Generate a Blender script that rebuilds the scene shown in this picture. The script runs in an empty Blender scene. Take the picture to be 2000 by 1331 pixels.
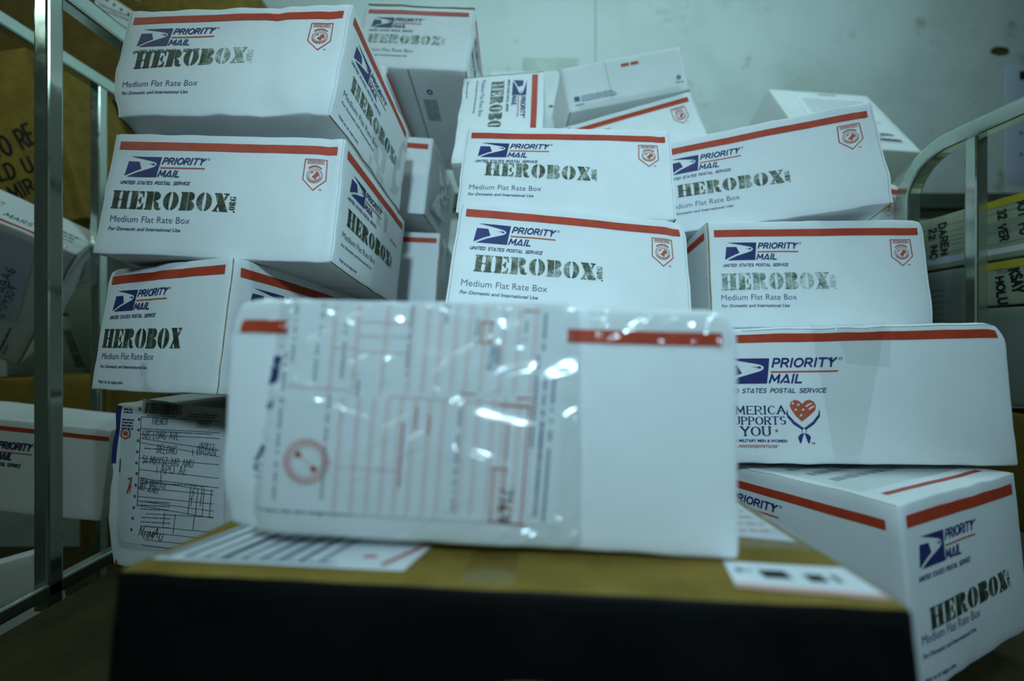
import bpy, bmesh, math, random
import numpy as np
from mathutils import Matrix, Vector

random.seed(7)
SC = bpy.context.scene
COL = SC.collection
H0 = 0.95                       # eye height of the camera above the floor
TW = Matrix(((1, 0, 0, 0), (0, 0, 1, 0), (0, -1, 0, H0), (0, 0, 0, 1)))   # right/down/forward -> world

def W(x, y, z):                 # right, down, forward of the eye -> world point
    return Vector((x, z, H0 - y))

# ---------------------------------------------------------------- camera
cam = bpy.data.objects.new('camera', bpy.data.cameras.new('camera'))
COL.objects.link(cam)
cam.location = (0, 0, H0)
cam.rotation_euler = (math.pi / 2, 0, 0)
cam.data.sensor_width = 36.0
cam.data.lens = 36.0 * 775.0 / 2000.0
cam.data.clip_start = 0.02
cam.data.dof.use_dof = True
cam.data.dof.focus_distance = 0.50
cam.data.dof.aperture_fstop = 1.9
SC.camera = cam

# ---------------------------------------------------------------- colour management
SC.view_settings.view_transform = 'Standard'
SC.view_settings.look = 'None'
SC.view_settings.gamma = 1.0
SC.view_settings.use_curve_mapping = False
SC.view_settings.exposure = 0.12

# ---------------------------------------------------------------- world + lamps
wd = bpy.data.worlds.new('dim_room')
SC.world = wd
wd.use_nodes = True
wd.node_tree.nodes['Background'].inputs[0].default_value = (0.23, 0.37, 0.25, 1)
wd.node_tree.nodes['Background'].inputs[1].default_value = 0.045

def area(name, loc, target, sx, sy, power, color):
    l = bpy.data.lights.new(name, 'AREA')
    l.shape = 'RECTANGLE'
    l.size, l.size_y = sx, sy
    l.energy = power
    l.color = color
    o = bpy.data.objects.new(name, l)
    COL.objects.link(o)
    o.location = loc
    o.rotation_euler = (Vector(target) - Vector(loc)).to_track_quat('-Z', 'Y').to_euler()
    return o
area('fluorescent_lamp_near', (1.0, 0.35, 1.9), (-0.35, 0.62, 1.12), 0.25, 0.7, 3.4, (0.53, 0.86, 0.93))
area('fluorescent_lamp_far', (0.35, 0.72, 2.35), (0.35, 1.5, 1.55), 2.2, 0.15, 9.0, (0.53, 0.85, 0.92))
area('added_fill_left', (-1.15, -0.15, 2.0), (-0.95, 0.8, 1.05), 0.9, 0.2, 3.8, (0.62, 0.88, 0.80))  # added fill light that brightens the left cart and its load
def spot(name, loc, target, power, color, deg, blend, radius):
    l = bpy.data.lights.new(name, 'SPOT')
    l.energy = power
    l.color = color
    l.spot_size = math.radians(deg)
    l.spot_blend = blend
    l.shadow_soft_size = radius
    o = bpy.data.objects.new(name, l)
    COL.objects.link(o)
    o.location = loc
    o.rotation_euler = (Vector(target) - Vector(loc)).to_track_quat('-Z', 'Y').to_euler()
spot('added_vignette_spot', (0.0, -0.72, 1.66), (0.06, 0.5, 1.08), 48.0, (0.52, 0.825, 0.98), 60, 1.0, 0.08)  # added spot; its soft cone dims the view's edges like lens vignetting

# ---------------------------------------------------------------- materials
MATS = {}
def nodes_of(name):
    m = bpy.data.materials.new(name)
    m.use_nodes = True
    nt = m.node_tree
    return m, nt, nt.nodes['Principled BSDF']

def noise(nt, scale, detail=4.0, rough=0.6, coord='Object'):
    tc = nt.nodes.new('ShaderNodeTexCoord')
    n = nt.nodes.new('ShaderNodeTexNoise')
    n.inputs['Scale'].default_value = scale
    n.inputs['Detail'].default_value = detail
    n.inputs['Roughness'].default_value = rough
    nt.links.new(tc.outputs[coord], n.inputs['Vector'])
    return n

def ramp(nt, src, stops):
    r = nt.nodes.new('ShaderNodeValToRGB')
    el = r.color_ramp.elements
    while len(el) < len(stops):
        el.new(0.5)
    for e, (p, c) in zip(el, stops):
        e.position = p
        e.color = (*c, 1)
    nt.links.new(src, r.inputs[0])
    return r

def plain(name, col, rough=0.6, metal=0.0, spec=0.3, n=None, var=0.12, bump=0.0, bscale=300.0):
    m, nt, b = nodes_of(name)
    b.inputs['Roughness'].default_value = rough
    b.inputs['Metallic'].default_value = metal
    b.inputs['Specular IOR Level'].default_value = spec
    if n:
        nz = noise(nt, n)
        lo = tuple(c * (1 - var) for c in col)
        hi = tuple(min(1, c * (1 + var * .6)) for c in col)
        r = ramp(nt, nz.outputs[0], [(0.3, lo), (0.7, hi)])
        nt.links.new(r.outputs[0], b.inputs['Base Color'])
    else:
        b.inputs['Base Color'].default_value = (*col, 1)
    if bump:
        nb = noise(nt, bscale, 3.0)
        bp = nt.nodes.new('ShaderNodeBump')
        bp.inputs['Strength'].default_value = bump
        bp.inputs['Distance'].default_value = 0.001
        nt.links.new(nb.outputs[0], bp.inputs['Height'])
        nt.links.new(bp.outputs[0], b.inputs['Normal'])
    MATS[name] = m
    return m

plain('white_board', (0.80, 0.82, 0.83), 0.55, 0, 0.3, 9.0, 0.06, 0.25, 420.0)
plain('kraft_board', (0.27, 0.18, 0.04), 0.85, 0, 0.06, 30.0, 0.25, 0.3, 300.0)
plain('kraft_edge', (0.30, 0.21, 0.07), 0.8, 0, 0.1, 160.0, 0.45)
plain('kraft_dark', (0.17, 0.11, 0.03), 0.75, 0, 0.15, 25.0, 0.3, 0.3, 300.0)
plain('red_ink', (0.50, 0.055, 0.022), 0.5, 0, 0.35, 60.0, 0.15)
plain('thin_red_ink', (0.52, 0.10, 0.05), 0.55, 0, 0.3)
plain('pink_ink', (0.78, 0.50, 0.45), 0.55, 0, 0.3)
plain('pale_red_ink', (0.70, 0.36, 0.30), 0.55, 0, 0.3)
plain('navy_ink', (0.028, 0.038, 0.16), 0.5, 0, 0.35, 60.0, 0.2)
plain('slate_ink', (0.10, 0.13, 0.21), 0.55, 0, 0.3)
plain('black_ink', (0.012, 0.013, 0.014), 0.5, 0, 0.3)
plain('pencil_ink', (0.12, 0.14, 0.15), 0.6, 0, 0.2)
plain('grey_ink', (0.28, 0.33, 0.36), 0.6, 0, 0.2)
plain('paper', (0.84, 0.86, 0.88), 0.6, 0, 0.25, 12.0, 0.05)
plain('blue_paper', (0.60, 0.64, 0.82), 0.6, 0, 0.25, 12.0, 0.05)
plain('pink_paper', (0.78, 0.42, 0.36), 0.6, 0, 0.2)
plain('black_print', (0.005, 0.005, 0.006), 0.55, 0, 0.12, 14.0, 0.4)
plain('yellow_band', (0.62, 0.50, 0.03), 0.5, 0, 0.3)
plain('tray_board', (0.42, 0.46, 0.33), 0.65, 0, 0.2, 14.0, 0.12)
plain('grey_board', (0.26, 0.30, 0.26), 0.65, 0, 0.2, 14.0, 0.12)
plain('deck_wood', (0.07, 0.058, 0.026), 0.75, 0, 0.1, 18.0, 0.35, 0.3, 60.0)
plain('floor_paint', (0.07, 0.07, 0.06), 0.6, 0, 0.2, 6.0, 0.3)
plain('bumper_rubber', (0.10, 0.12, 0.09), 0.6, 0, 0.2, 12.0, 0.2)
plain('hole_plaster', (0.12, 0.085, 0.03), 0.9, 0, 0.1, 90.0, 0.4)

def stamp(name, wear, x0=None, x1=None):
    """Green black stamp ink, rubbed thin; with x0/x1 (metres, box space) it wears out towards the right."""
    m, nt, b = nodes_of(name)
    b.inputs['Roughness'].default_value = 0.6
    n = noise(nt, 260.0, 6.0, 0.75)
    n2 = noise(nt, 55.0, 3.0, 0.6)
    add = nt.nodes.new('ShaderNodeMath'); add.operation = 'ADD'
    nt.links.new(n.outputs[0], add.inputs[0])
    nt.links.new(n2.outputs[0], add.inputs[1])
    sub = nt.nodes.new('ShaderNodeMath'); sub.operation = 'ADD'
    sub.operation = 'MULTIPLY_ADD'
    nt.links.new(add.outputs[0], sub.inputs[0])
    sub.inputs[1].default_value = 1.35
    sub.inputs[2].default_value = wear - 1.35
    out = sub.outputs[0]
    if x0 is not None:
        tc = nt.nodes.new('ShaderNodeTexCoord')
        sp = nt.nodes.new('ShaderNodeSeparateXYZ')
        nt.links.new(tc.outputs['Object'], sp.inputs[0])
        mr = nt.nodes.new('ShaderNodeMapRange')
        mr.inputs['From Min'].default_value = x0
        mr.inputs['From Max'].default_value = x1
        mr.inputs['To Min'].default_value = -0.15
        mr.inputs['To Max'].default_value = 0.55
        nt.links.new(sp.outputs[0], mr.inputs['Value'])
        a2 = nt.nodes.new('ShaderNodeMath'); a2.operation = 'ADD'
        nt.links.new(out, a2.inputs[0]); nt.links.new(mr.outputs[0], a2.inputs[1])
        out = a2.outputs[0]
    r = ramp(nt, out, [(0.15, (0.020, 0.026, 0.014)), (0.45, (0.075, 0.095, 0.055)), (0.72, (0.28, 0.34, 0.28)), (1.0, (0.66, 0.70, 0.68))])
    nt.links.new(r.outputs[0], b.inputs['Base Color'])
    MATS[name] = m
stamp('stamp_dark', 0.30)
stamp('stamp_mid', 0.52)
stamp('stamp_faint', 0.76)
stamp('stamp_ghost', 0.92)
stamp('stamp_rubbed', 0.34, -0.06, 0.03)

def chrome():
    m, nt, b = nodes_of('polished_steel')
    b.inputs['Metallic'].default_value = 0.88
    b.inputs['Base Color'].default_value = (0.54, 0.60, 0.54, 1)
    n = noise(nt, 40.0, 4.0)
    r = ramp(nt, n.outputs[0], [(0.3, (0.09, 0.09, 0.09)), (0.75, (0.24, 0.24, 0.24))])
    nt.links.new(r.outputs[0], b.inputs['Roughness'])
    MATS['polished_steel'] = m
chrome()

def clear_film(name, rough, scale, bump, gloss=1.0, tint=(0.95, 0.97, 0.95)):
    m, nt, b = nodes_of(name)
    nt.nodes.remove(b)
    out = nt.nodes['Material Output']
    tr = nt.nodes.new('ShaderNodeBsdfTransparent')
    tr.inputs[0].default_value = (*tint, 1)
    gl = nt.nodes.new('ShaderNodeBsdfGlossy')
    gl.inputs['Roughness'].default_value = rough
    n = noise(nt, scale, 3.0, 0.5)
    bp = nt.nodes.new('ShaderNodeBump')
    bp.inputs['Strength'].default_value = bump
    bp.inputs['Distance'].default_value = 0.002
    nt.links.new(n.outputs[0], bp.inputs['Height'])
    nt.links.new(bp.outputs[0], gl.inputs['Normal'])
    lw = nt.nodes.new('ShaderNodeLayerWeight')
    lw.inputs['Blend'].default_value = 0.5
    nt.links.new(bp.outputs[0], lw.inputs['Normal'])
    pw = nt.nodes.new('ShaderNodeMath'); pw.operation = 'POWER'
    nt.links.new(lw.outputs['Facing'], pw.inputs[0])
    pw.inputs[1].default_value = 4.0
    mu = nt.nodes.new('ShaderNodeMath'); mu.operation = 'MULTIPLY_ADD'
    mu.use_clamp = True
    nt.links.new(pw.outputs[0], mu.inputs[0])
    mu.inputs[1].default_value = 0.85
    mu.inputs[2].default_value = 0.07 * gloss
    mx = nt.nodes.new('ShaderNodeMixShader')
    nt.links.new(mu.outputs[0], mx.inputs[0])
    nt.links.new(tr.outputs[0], mx.inputs[1])
    nt.links.new(gl.outputs[0], mx.inputs[2])
    nt.links.new(mx.outputs[0], out.inputs['Surface'])
    MATS[name] = m
clear_film('clear_tape', 0.14, 60.0, 0.15, 1.0, (0.99, 0.995, 0.985))
clear_film('clear_pouch', 0.17, 70.0, 0.12, 1.5, (0.985, 0.99, 0.985))

def wall_mat():
    m, nt, b = nodes_of('painted_wall')
    b.inputs['Roughness'].default_value = 0.75
    b.inputs['Specular IOR Level'].default_value = 0.2
    n = noise(nt, 3.2, 6.0, 0.62)
    r = ramp(nt, n.outputs[0], [(0.30, (0.56, 0.62, 0.58)), (0.52, (0.66, 0.72, 0.70)), (0.75, (0.69, 0.75, 0.73))])
    n2 = noise(nt, 11.0, 5.0, 0.6)
    r2 = ramp(nt, n2.outputs[0], [(0.22, (0.62, 0.60, 0.50)), (0.38, (1, 1, 1))])
    mx = nt.nodes.new('ShaderNodeMixRGB'); mx.blend_type = 'MULTIPLY'
    mx.inputs[0].default_value = 1.0
    nt.links.new(r.outputs[0], mx.inputs[1]); nt.links.new(r2.outputs[0], mx.inputs[2])
    nt.links.new(mx.outputs[0], b.inputs['Base Color'])
    bp = nt.nodes.new('ShaderNodeBump')
    bp.inputs['Strength'].default_value = 0.15
    bp.inputs['Distance'].default_value = 0.003
    nt.links.new(n2.outputs[0], bp.inputs['Height'])
    nt.links.new(bp.outputs[0], b.inputs['Normal'])
    MATS['painted_wall'] = m
wall_mat()

# ---------------------------------------------------------------- object helpers
def tag(o, label=None, cat=None, group=None, kind=None):
    if label: o['label'] = label
    if cat: o['category'] = cat
    if group: o['group'] = group
    if kind: o['kind'] = kind
    return o

def mesh_object(name, V, F, M, mats, parent=None, smooth=True):
    me = bpy.data.meshes.new(name)
    me.from_pydata([tuple(v) for v in V], [], [tuple(f) for f in F])
    for k in mats:
        me.materials.append(MATS[k])
    if len(mats) > 1:
        me.polygons.foreach_set('material_index', np.array(M, dtype=np.int32))
    me.polygons.foreach_set('use_smooth', np.full(len(me.polygons), smooth, dtype=bool))
    me.update()
    o = bpy.data.objects.new(name, me)
    COL.objects.link(o)
    if parent is not None:
        o.parent = parent
    return o

class Acc:
    """Collects geometry with material names, becomes one mesh."""
    def __init__(s):
        s.V, s.F, s.M, s.n = [], [], [], 0
    def add(s, V, F, mat):
        V = np.asarray(V, float)
        if len(V) == 0:
            return
        s.V.append(V)
        for f in F:
            s.F.append(tuple(int(i) + s.n for i in f))
        s.M += ([mat] * len(F)) if isinstance(mat, str) else list(mat)
        s.n += len(V)
    def build(s, name, parent=None, xf=None, smooth=True):
        V = np.vstack(s.V)
        if xf is not None:
            V = xf(V)
        names = list(dict.fromkeys(s.M))
        return mesh_object(name, V, s.F, [names.index(m) for m in s.M], names, parent, smooth)

# ---------------------------------------------------------------- flat artwork (all in millimetres)
CELL = 7.0
def cut(V, F, cell=CELL):
    bm = bmesh.new()
    vs = [bm.verts.new((p[0], p[1], 0)) for p in V]
    for f in F:
        try:
            bm.faces.new([vs[i] for i in f])
        except ValueError:
            pass
    if len(V):
        V = np.asarray(V)
        for ax in (0, 1):
            lo, hi = V[:, ax].min(), V[:, ax].max()
            for k in range(math.floor(lo / cell) + 1, math.ceil(hi / cell)):
                co = [0, 0, 0]; no = [0, 0, 0]
                co[ax] = k * cell; no[ax] = 1
                bmesh.ops.bisect_plane(bm, geom=bm.verts[:] + bm.edges[:] + bm.faces[:], dist=1e-5, plane_co=co, plane_no=no)
    bm.verts.index_update()
    V2 = np.array([v.co[:2] for v in bm.verts]).reshape(-1, 2)
    F2 = [[v.index for v in f.verts] for f in bm.faces]
    F2 = [f if sum(V2[f[i]][0] * V2[f[(i + 1) % len(f)]][1] - V2[f[(i + 1) % len(f)]][0] * V2[f[i]][1] for i in range(len(f))) > 0 else f[::-1] for f in F2]
    bm.free()
    return V2, F2

def from_curve(cu):
    o = bpy.data.objects.new('artwork', cu)
    me = bpy.data.meshes.new_from_object(o)
    V = np.array([v.co[:2] for v in me.vertices]).reshape(-1, 2)
    F = [list(p.vertices) for p in me.polygons]
    bpy.data.objects.remove(o)
    bpy.data.meshes.remove(me)
    return V, F

def fill(loops):
    cu = bpy.data.curves.new('artwork', 'CURVE')
    cu.dimensions = '2D'
    cu.fill_mode = 'BOTH'
    for lp in loops:
        sp = cu.splines.new('POLY')
        sp.points.add(len(lp) - 1)
        for q, p in zip(sp.points, lp):
            q.co = (p[0], p[1], 0, 1)
        sp.use_cyclic_u = True
    r = from_curve(cu)
    bpy.data.curves.remove(cu)
    return r

_tx = {}
def raw_text(s, shear, bold):
    k = (s, shear, bold)
    if k not in _tx:
        cu = bpy.data.curves.new('lettering', 'FONT')
        cu.body = s
        cu.size = 1.0
        cu.shear = shear
        cu.offset = bold
        cu.resolution_u = 3
        _tx[k] = from_curve(cu)
        bpy.data.curves.remove(cu)
    return _tx[k]
CAPH = raw_text('H', 0, 0)[0][:, 1].max()

def text(s, x0, x1, y, cap, shear=0.0, bold=0.0):
    V, F = raw_text(s, shear, bold)
    V = V.copy()
    lo, hi = V[:, 0].min(), V[:, 0].max()
    V[:, 0] = x0 + (V[:, 0] - lo) * (x1 - x0) / (hi - lo)
    V[:, 1] = y + V[:, 1] * cap / CAPH
    return V, F

def quad(x0, y0, x1, y1):
    return np.array([(x0, y0), (x1, y0), (x1, y1), (x0, y1)], float), [(0, 1, 2, 3)]

def ribbon(pts, w):
    V, F = [], []
    pts = [np.array(p, float) for p in pts]
    for a, b in zip(pts, pts[1:]):
        d = b - a
        L = np.linalg.norm(d)
        if L < 1e-6:
            continue
        d /= L
        n = np.array([-d[1], d[0]]) * w / 2
        e = d * w * 0.35
        k = len(V)
        V += [a - e - n, b + e - n, b + e + n, a - e + n]
        F.append((k, k + 1, k + 2, k + 3))
    return np.array(V).reshape(-1, 2), F

def arc(cx, cy, rx, ry, a0, a1, n=14):
    return [(cx + rx * math.cos(math.radians(a0 + (a1 - a0) * i / n)), cy + ry * math.sin(math.radians(a0 + (a1 - a0) * i / n))) for i in range(n + 1)]

def merge(parts):
    V, F, k = [], [], 0
    for v, f in parts:
        if len(v) == 0:
            continue
        V.append(v)
        F += [[i + k for i in q] for q in f]
        k += len(v)
    return np.vstack(V), F

# stencil capitals, height 1
def _stem(w=.46, open_=False):
    return [(0, 0), (w, 0), (w, 1), (0, 1), (0, .94), (.07, .91), (.07, .09), (0, .06)]
def sten_H():
    l = [(0, 0), (.49, 0), (.49, .06), (.42, .09), (.42, .46), (.5, .46), (.5, .54), (.42, .54), (.42, .91), (.49, .94), (.49, 1), (0, 1), (0, .94), (.07, .91), (.07, .09), (0, .06)]
    return [l, [(1.06 - x, y) for x, y in l]], 1.06
def sten_E():
    t = [(.51, 1), (.84, 1), (.86, .66), (.81, .66), (.72, .85), (.51, .93)]
    return [_stem(.45), t, [(x, 1 - y) for x, y in t], [(.51, .46), (.58, .45), (.64, .31), (.70, .31), (.70, .69), (.64, .69), (.58, .55), (.51, .54)]], .86
def sten_R():
    b = [(.52, 1)] + arc(.66, .765, .26, .235, 90, -80) + [(.58, .5), (.66, .49)] + arc(.64, .26, .24, .2, 70, 0, 6) + [(.9, .13), (.95, .08), (1.0, .13), (1.04, .11), (1.0, .02), (.93, -.01), (.78, .0), (.64, .07), (.59, .25), (.57, .42), (.52, .46)]
    return [_stem(.47), b], 1.04
def sten_O():
    l = arc(.475, .5, .475, .51, 98, 262) + arc(.45, .5, .09, .46, 258, 102, 10)
    return [l, [(.95 - x, y) for x, y in l]], .95
def sten_B():
    b = [(.51, 1)] + arc(.64, .765, .24, .235, 90, -75) + [(.56, .52), (.56, .49)] + arc(.64, .25, .29, .25, 80, -90) + [(.51, 0)]
    return [_stem(.46), b], .94
def sten_X():
    return [[(0, 1), (.47, 1), (.47, .95), (.91, .05), (.91, 0), (.42, 0), (.42, .06), (.05, .93), (0, .94)],
            [(.58, 1), (.91, 1), (.91, .94), (.84, .91), (.68, .60), (.62, .71), (.73, .91), (.58, .95)],
            [(0, 0), (.34, 0), (.34, .05), (.22, .08), (.33, .31), (.27, .43), (.08, .08), (0, .05)]], .91
def sten_G():
    l = arc(.475, .5, .475, .51, 98, 262) + arc(.45, .5, .09, .46, 258, 102, 10)
    return [l, [(.52, .98), (.62, .99), (.86, .88), (.9, .98), (.94, .98), (.94, .62), (.88, .62), (.78, .82), (.62, .92), (.52, .94)],
            [(.52, .02), (.62, .01), (.78, .06), (.94, .04), (.94, .46), (1.0, .5), (.54, .5), (.62, .46), (.62, .1), (.52, .06)]], 1.0
STEN = dict(H=sten_H, E=sten_E, R=sten_R, O=sten_O, B=sten_B, X=sten_X, G=sten_G)
def stencil(word, gap=.1):
    parts, x = [], 0
    for ch in word:
        lp, w = STEN[ch]()
        for l in lp:
            v, f = fill([l])
            v = v.copy(); v[:, 0] += x
            parts.append((v, f))
        x += w + gap
    return merge(parts), x - gap
(_HV, _HF), _HW = stencil('HEROBOX')
(_OV, _OF), _OW = stencil('ORG')
def hero(x0, x1, yl, yr, h, hr=None, org=True):
    hr = hr or h
    def place(V, w, a, b, yb):
        s = V[:, 0] / _HW
        hh = h + (hr - h) * s
        return np.c_[x0 + (x1 - x0) * s, yl + (yr - yl) * s + V[:, 1] * hh]
    out = [(place(_HV, _HW, x0, x1, yl), _HF)]
    oo = []
    if org:
        L = hr * .86
        k = L / (_OW + .5)
        ov = np.c_[x1 + 1.2 + (1 - _OV[:, 1]) * hr * .33, yr + hr * .10 + (_OV[:, 0]) * k + .02]
        oo.append((ov, [f for f in _OF]))
        d = arc(x1 + 1.2 + hr * .29, yr + hr * .02, hr * .05, hr * .05, 0, 330, 8)
        oo.append(fill([d]))
    return merge(out), (merge(oo) if oo else None)

# single-stroke capitals for handwriting and slab lettering, height 1
def _a(cx, cy, rx, ry, a0, a1, n=9):
    return arc(cx, cy, rx, ry, a0, a1, n)
ST = {
'A': (.8, [[(0, 0), (.4, 1), (.8, 0)], [(.15, .36), (.65, .36)]]),
'B': (.7, [[(.05, 0), (.05, 1), (.45, 1), (.6, .88), (.6, .65), (.45, .53), (.05, .53)], [(.45, .53), (.68, .4), (.68, .12), (.5, 0), (.05, 0)]]),
'C': (.75, [_a(.42, .5, .39, .5, 42, 318, 16)]),
'D': (.75, [[(.05, 0), (.05, 1), (.3, 1)] + _a(.3, .5, .42, .5, 90, -90, 12) + [(.05, 0)]]),
'E': (.65, [[(.62, 1), (.05, 1), (.05, 0), (.65, 0)], [(.05, .53), (.52, .53)]]),
'F': (.6, [[(.6, 1), (.05, 1), (.05, 0)], [(.05, .53), (.5, .53)]]),
'G': (.78, [[(.75, .85), (.55, 1), (.3, 1), (.08, .8), (.03, .5), (.08, .2), (.3, 0), (.6, .02), (.75, .2), (.75, .45), (.5, .45)]]),
'H': (.75, [[(.05, 0), (.05, 1)], [(.7, 0), (.7, 1)], [(.05, .52), (.7, .52)]]),
'I': (.2, [[(.1, 0), (.1, 1)]]),
'K': (.7, [[(.05, 0), (.05, 1)], [(.65, 1), (.05, .45)], [(.25, .6), (.7, 0)]]),
'J': (.6, [[(.55, 1), (.55, .2), (.4, 0), (.15, 0), (.02, .2)]]),
'L': (.6, [[(.05, 1), (.05, 0), (.6, 0)]]),
'M': (.95, [[(.05, 0), (.1, 1), (.48, .25), (.85, 1), (.9, 0)]]),
'N': (.78, [[(.05, 0), (.05, 1), (.72, 0), (.72, 1)]]),
'O': (.85, [_a(.425, .5, .405, .5, 90, 450, 22)]),
'P': (.65, [[(.05, 0), (.05, 1), (.36, 1)] + _a(.36, .735, .27, .265, 90, -90) + [(.05, .47)]]),
'R': (.72, [[(.05, 0), (.05, 1), (.38, 1)] + _a(.38, .735, .27, .265, 90, -90) + [(.05, .47)], [(.36, .47), (.70, 0)]]),
'S': (.65, [_a(.33, .76, .27, .24, 30, 250, 10) + [(.42, .48)] + _a(.33, .25, .29, .25, 62, -150, 10)]),
'T': (.7, [[(0, 1), (.7, 1)], [(.35, 1), (.35, 0)]]),
'U': (.75, [[(.05, 1), (.05, .33)] + _a(.375, .33, .325, .33, 180, 360, 10) + [(.70, 1)]]),
'V': (.75, [[(.02, 1), (.38, 0), (.74, 1)]]),
'X': (.72, [[(0, 0), (.7, 1)], [(0, 1), (.72, 0)]]),
'Y': (.75, [[(0, 1), (.37, .5), (.75, 1)], [(.37, .5), (.37, 0)]]),
'a': (.6, [[(.5, .5), (.3, .6), (.08, .45), (.06, .15), (.25, 0), (.48, .15), (.5, .55), (.55, 0)]]),
'k': (.55, [[(.06, 1), (.06, 0)], [(.5, .6), (.08, .25), (.52, 0)]]),
'l': (.2, [[(.1, 1), (.1, 0)]]),
'o': (.6, [[(.3, .6), (.08, .45), (.06, .15), (.3, 0), (.52, .15), (.5, .45), (.3, .6)]]),
'u': (.6, [[(.08, .6), (.08, .15), (.25, 0), (.48, .15), (.5, .6), (.55, 0)]]),
'n': (.6, [[(.08, 0), (.08, .6)], [(.08, .45), (.3, .62), (.5, .5), (.52, 0)]]),
'0': (.6, [[(.3, 1), (.08, .85), (.03, .5), (.08, .15), (.3, 0), (.52, .15), (.57, .5), (.52, .85), (.3, 1)]]),
'1': (.3, [[(.05, .8), (.2, 1), (.2, 0)]]),
'2': (.6, [[(.03, .8), (.2, 1), (.45, .97), (.55, .75), (.4, .45), (.03, 0), (.6, 0)]]),
'3': (.6, [[(.05, .9), (.3, 1), (.52, .85), (.5, .6), (.25, .52), (.52, .42), (.56, .15), (.3, 0), (.03, .1)]]),
'4': (.6, [[(.45, 0), (.45, 1), (.03, .3), (.6, .3)]]),
'5': (.6, [[(.55, 1), (.1, 1), (.07, .55), (.35, .6), (.56, .4), (.52, .12), (.28, 0), (.03, .1)]]),
'6': (.6, [[(.5, .95), (.25, .8), (.06, .45), (.08, .12), (.3, 0), (.52, .12), (.52, .38), (.3, .48), (.1, .35)]]),
'7': (.6, [[(.03, 1), (.58, 1), (.2, 0)]]),
'9': (.6, [[(.52, .65), (.3, .52), (.08, .65), (.1, .9), (.3, 1), (.5, .9), (.52, .65), (.4, 0)]]),
'-': (.5, [[(.08, .45), (.42, .45)]]),
')': (.3, [[(.03, 1.05), (.22, .7), (.24, .3), (.05, -.05)]]),
'.': (.2, [[(.1, 0), (.1, .06)]]),
' ': (.5, []),
}
def hand(s, p0, p1, h, w, jit=.05, slant=.1):
    """Handwriting along p0 -> p1 (mm), capital height h, pen width w."""
    rnd = random.Random(s + str(p0))
    tot = sum(ST[c][0] + .22 for c in s) - .22
    p0 = np.array(p0, float); p1 = np.array(p1, float)
    d = (p1 - p0); L = np.linalg.norm(d); d /= L
    n = np.array([-d[1], d[0]])
    k = L / tot
    x, parts = 0, []
    for c in s:
        cw, strokes = ST[c]
        dy = rnd.uniform(-jit, jit); sc = 1 + rnd.uniform(-jit, jit)
        for q in strokes:
            pts = [p0 + d * (x + px * 1.0 + slant * py * h / k * .3) * k + n * (py * sc + dy) * h for px, py in q]
            parts.append(ribbon(pts, w))
        x += cw + .22
    return merge(parts)
ST['^'] = (.84, [[(.02, 0), (.44, 1), (.82, 0)], [(.34, .10), (.80, .10)]])       # the barless A of the postal lettering
def sans(t, x0, x1, y, cap, w=.19, shear=.22, gap=.2):
    """Upright sans capitals drawn with an even pen, sheared to an italic."""
    tot = sum(ST[c][0] + gap for c in t) - gap
    k = (x1 - x0 - cap * shear - w * cap * .4) / tot
    x, parts, pen = 0, [], w * cap
    for c in t:
        cw, strokes = ST[c]
        for q in strokes:
            pts = [((x + px) * k + x0 + w * cap * .2 + shear * py * cap, y + pen / 2 + py * (cap - pen)) for px, py in q]
            if len(pts) == 2 and pts[0][0] != pts[1][0] and q[0][0] == q[1][0]:
                d = pen / 2
                pts = [(pts[0][0] - shear * d * (1 if q[0][1] < q[1][1] else -1), y if q[0][1] < q[1][1] else y + cap), (pts[1][0] + shear * d * (1 if q[0][1] < q[1][1] else -1), y + cap if q[0][1] < q[1][1] else y)]
                V, F = ribbon(pts, pen)
                n = len(V)
                parts.append((np.array([(pts[0][0] - pen / 2, pts[0][1]), (pts[0][0] + pen / 2, pts[0][1]), (pts[1][0] + pen / 2, pts[1][1]), (pts[1][0] - pen / 2, pts[1][1])]), [(0, 1, 2, 3)]))
            else:
                parts.append(ribbon(pts, pen))
        x += cw + gap
    return merge(parts)
def slab(s, x0, x1, y, h):
    """Bold roman capitals with slab serifs."""
    tot = sum(ST[c][0] + .26 for c in s) - .26
    k = (x1 - x0) / tot
    x, parts = 0, []
    for c in s:
        cw, strokes = ST[c]
        for q in strokes:
            pts = [((x + px) * k + x0, y + py * h) for px, py in q]
            for a, b in zip(pts, pts[1:]):
                dx, dyy = abs(b[0] - a[0]), abs(b[1] - a[1])
                parts.append(ribbon([a, b], h * (.20 if dyy > dx * 1.2 else .085)))
            for px, py in (q[0], q[-1]):
                if py in (0, 1) and c not in 'OC':
                    cx = (x + px) * k + x0
                    parts.append(quad(cx - h * .19, y + py * h - (.04 * h), cx + h * .19, y + py * h + .04 * h))
        x += cw + .26
    return merge(parts)

def star(cx, cy, r):
    p = []
    for i in range(10):
        q = r if i % 2 == 0 else r * .42
        a = math.radians(90 + i * 36)
        p.append((cx + q * math.cos(a), cy + q * math.sin(a)))
    return p

# ---- the printed parcel artwork (x from the left edge, y from the bottom edge)
def eagle(x0, y0, w, h):
    def P(l):
        return [(x0 + w * (a - 850) / 298.0, y0 + h * (660 - b) / 178.0) for a, b in l]
    up = P([(878, 482), (1148, 485), (1128, 660), (874, 660), (960, 618), (1050, 588), (1095, 572), (1113, 556), (1112, 540), (1095, 528), (1060, 519), (1000, 506), (940, 494)])
    lo = P([(868, 526), (962, 528), (986, 588), (940, 606), (852, 652)])
    eye = P([(1040, 546), (1092, 540), (1099, 546), (1094, 556), (1070, 552), (1092, 547)])
    return [(fill([up]), 'navy_ink'), (fill([lo]), 'navy_ink'), (fill([eye]), 'navy_ink')]

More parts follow.
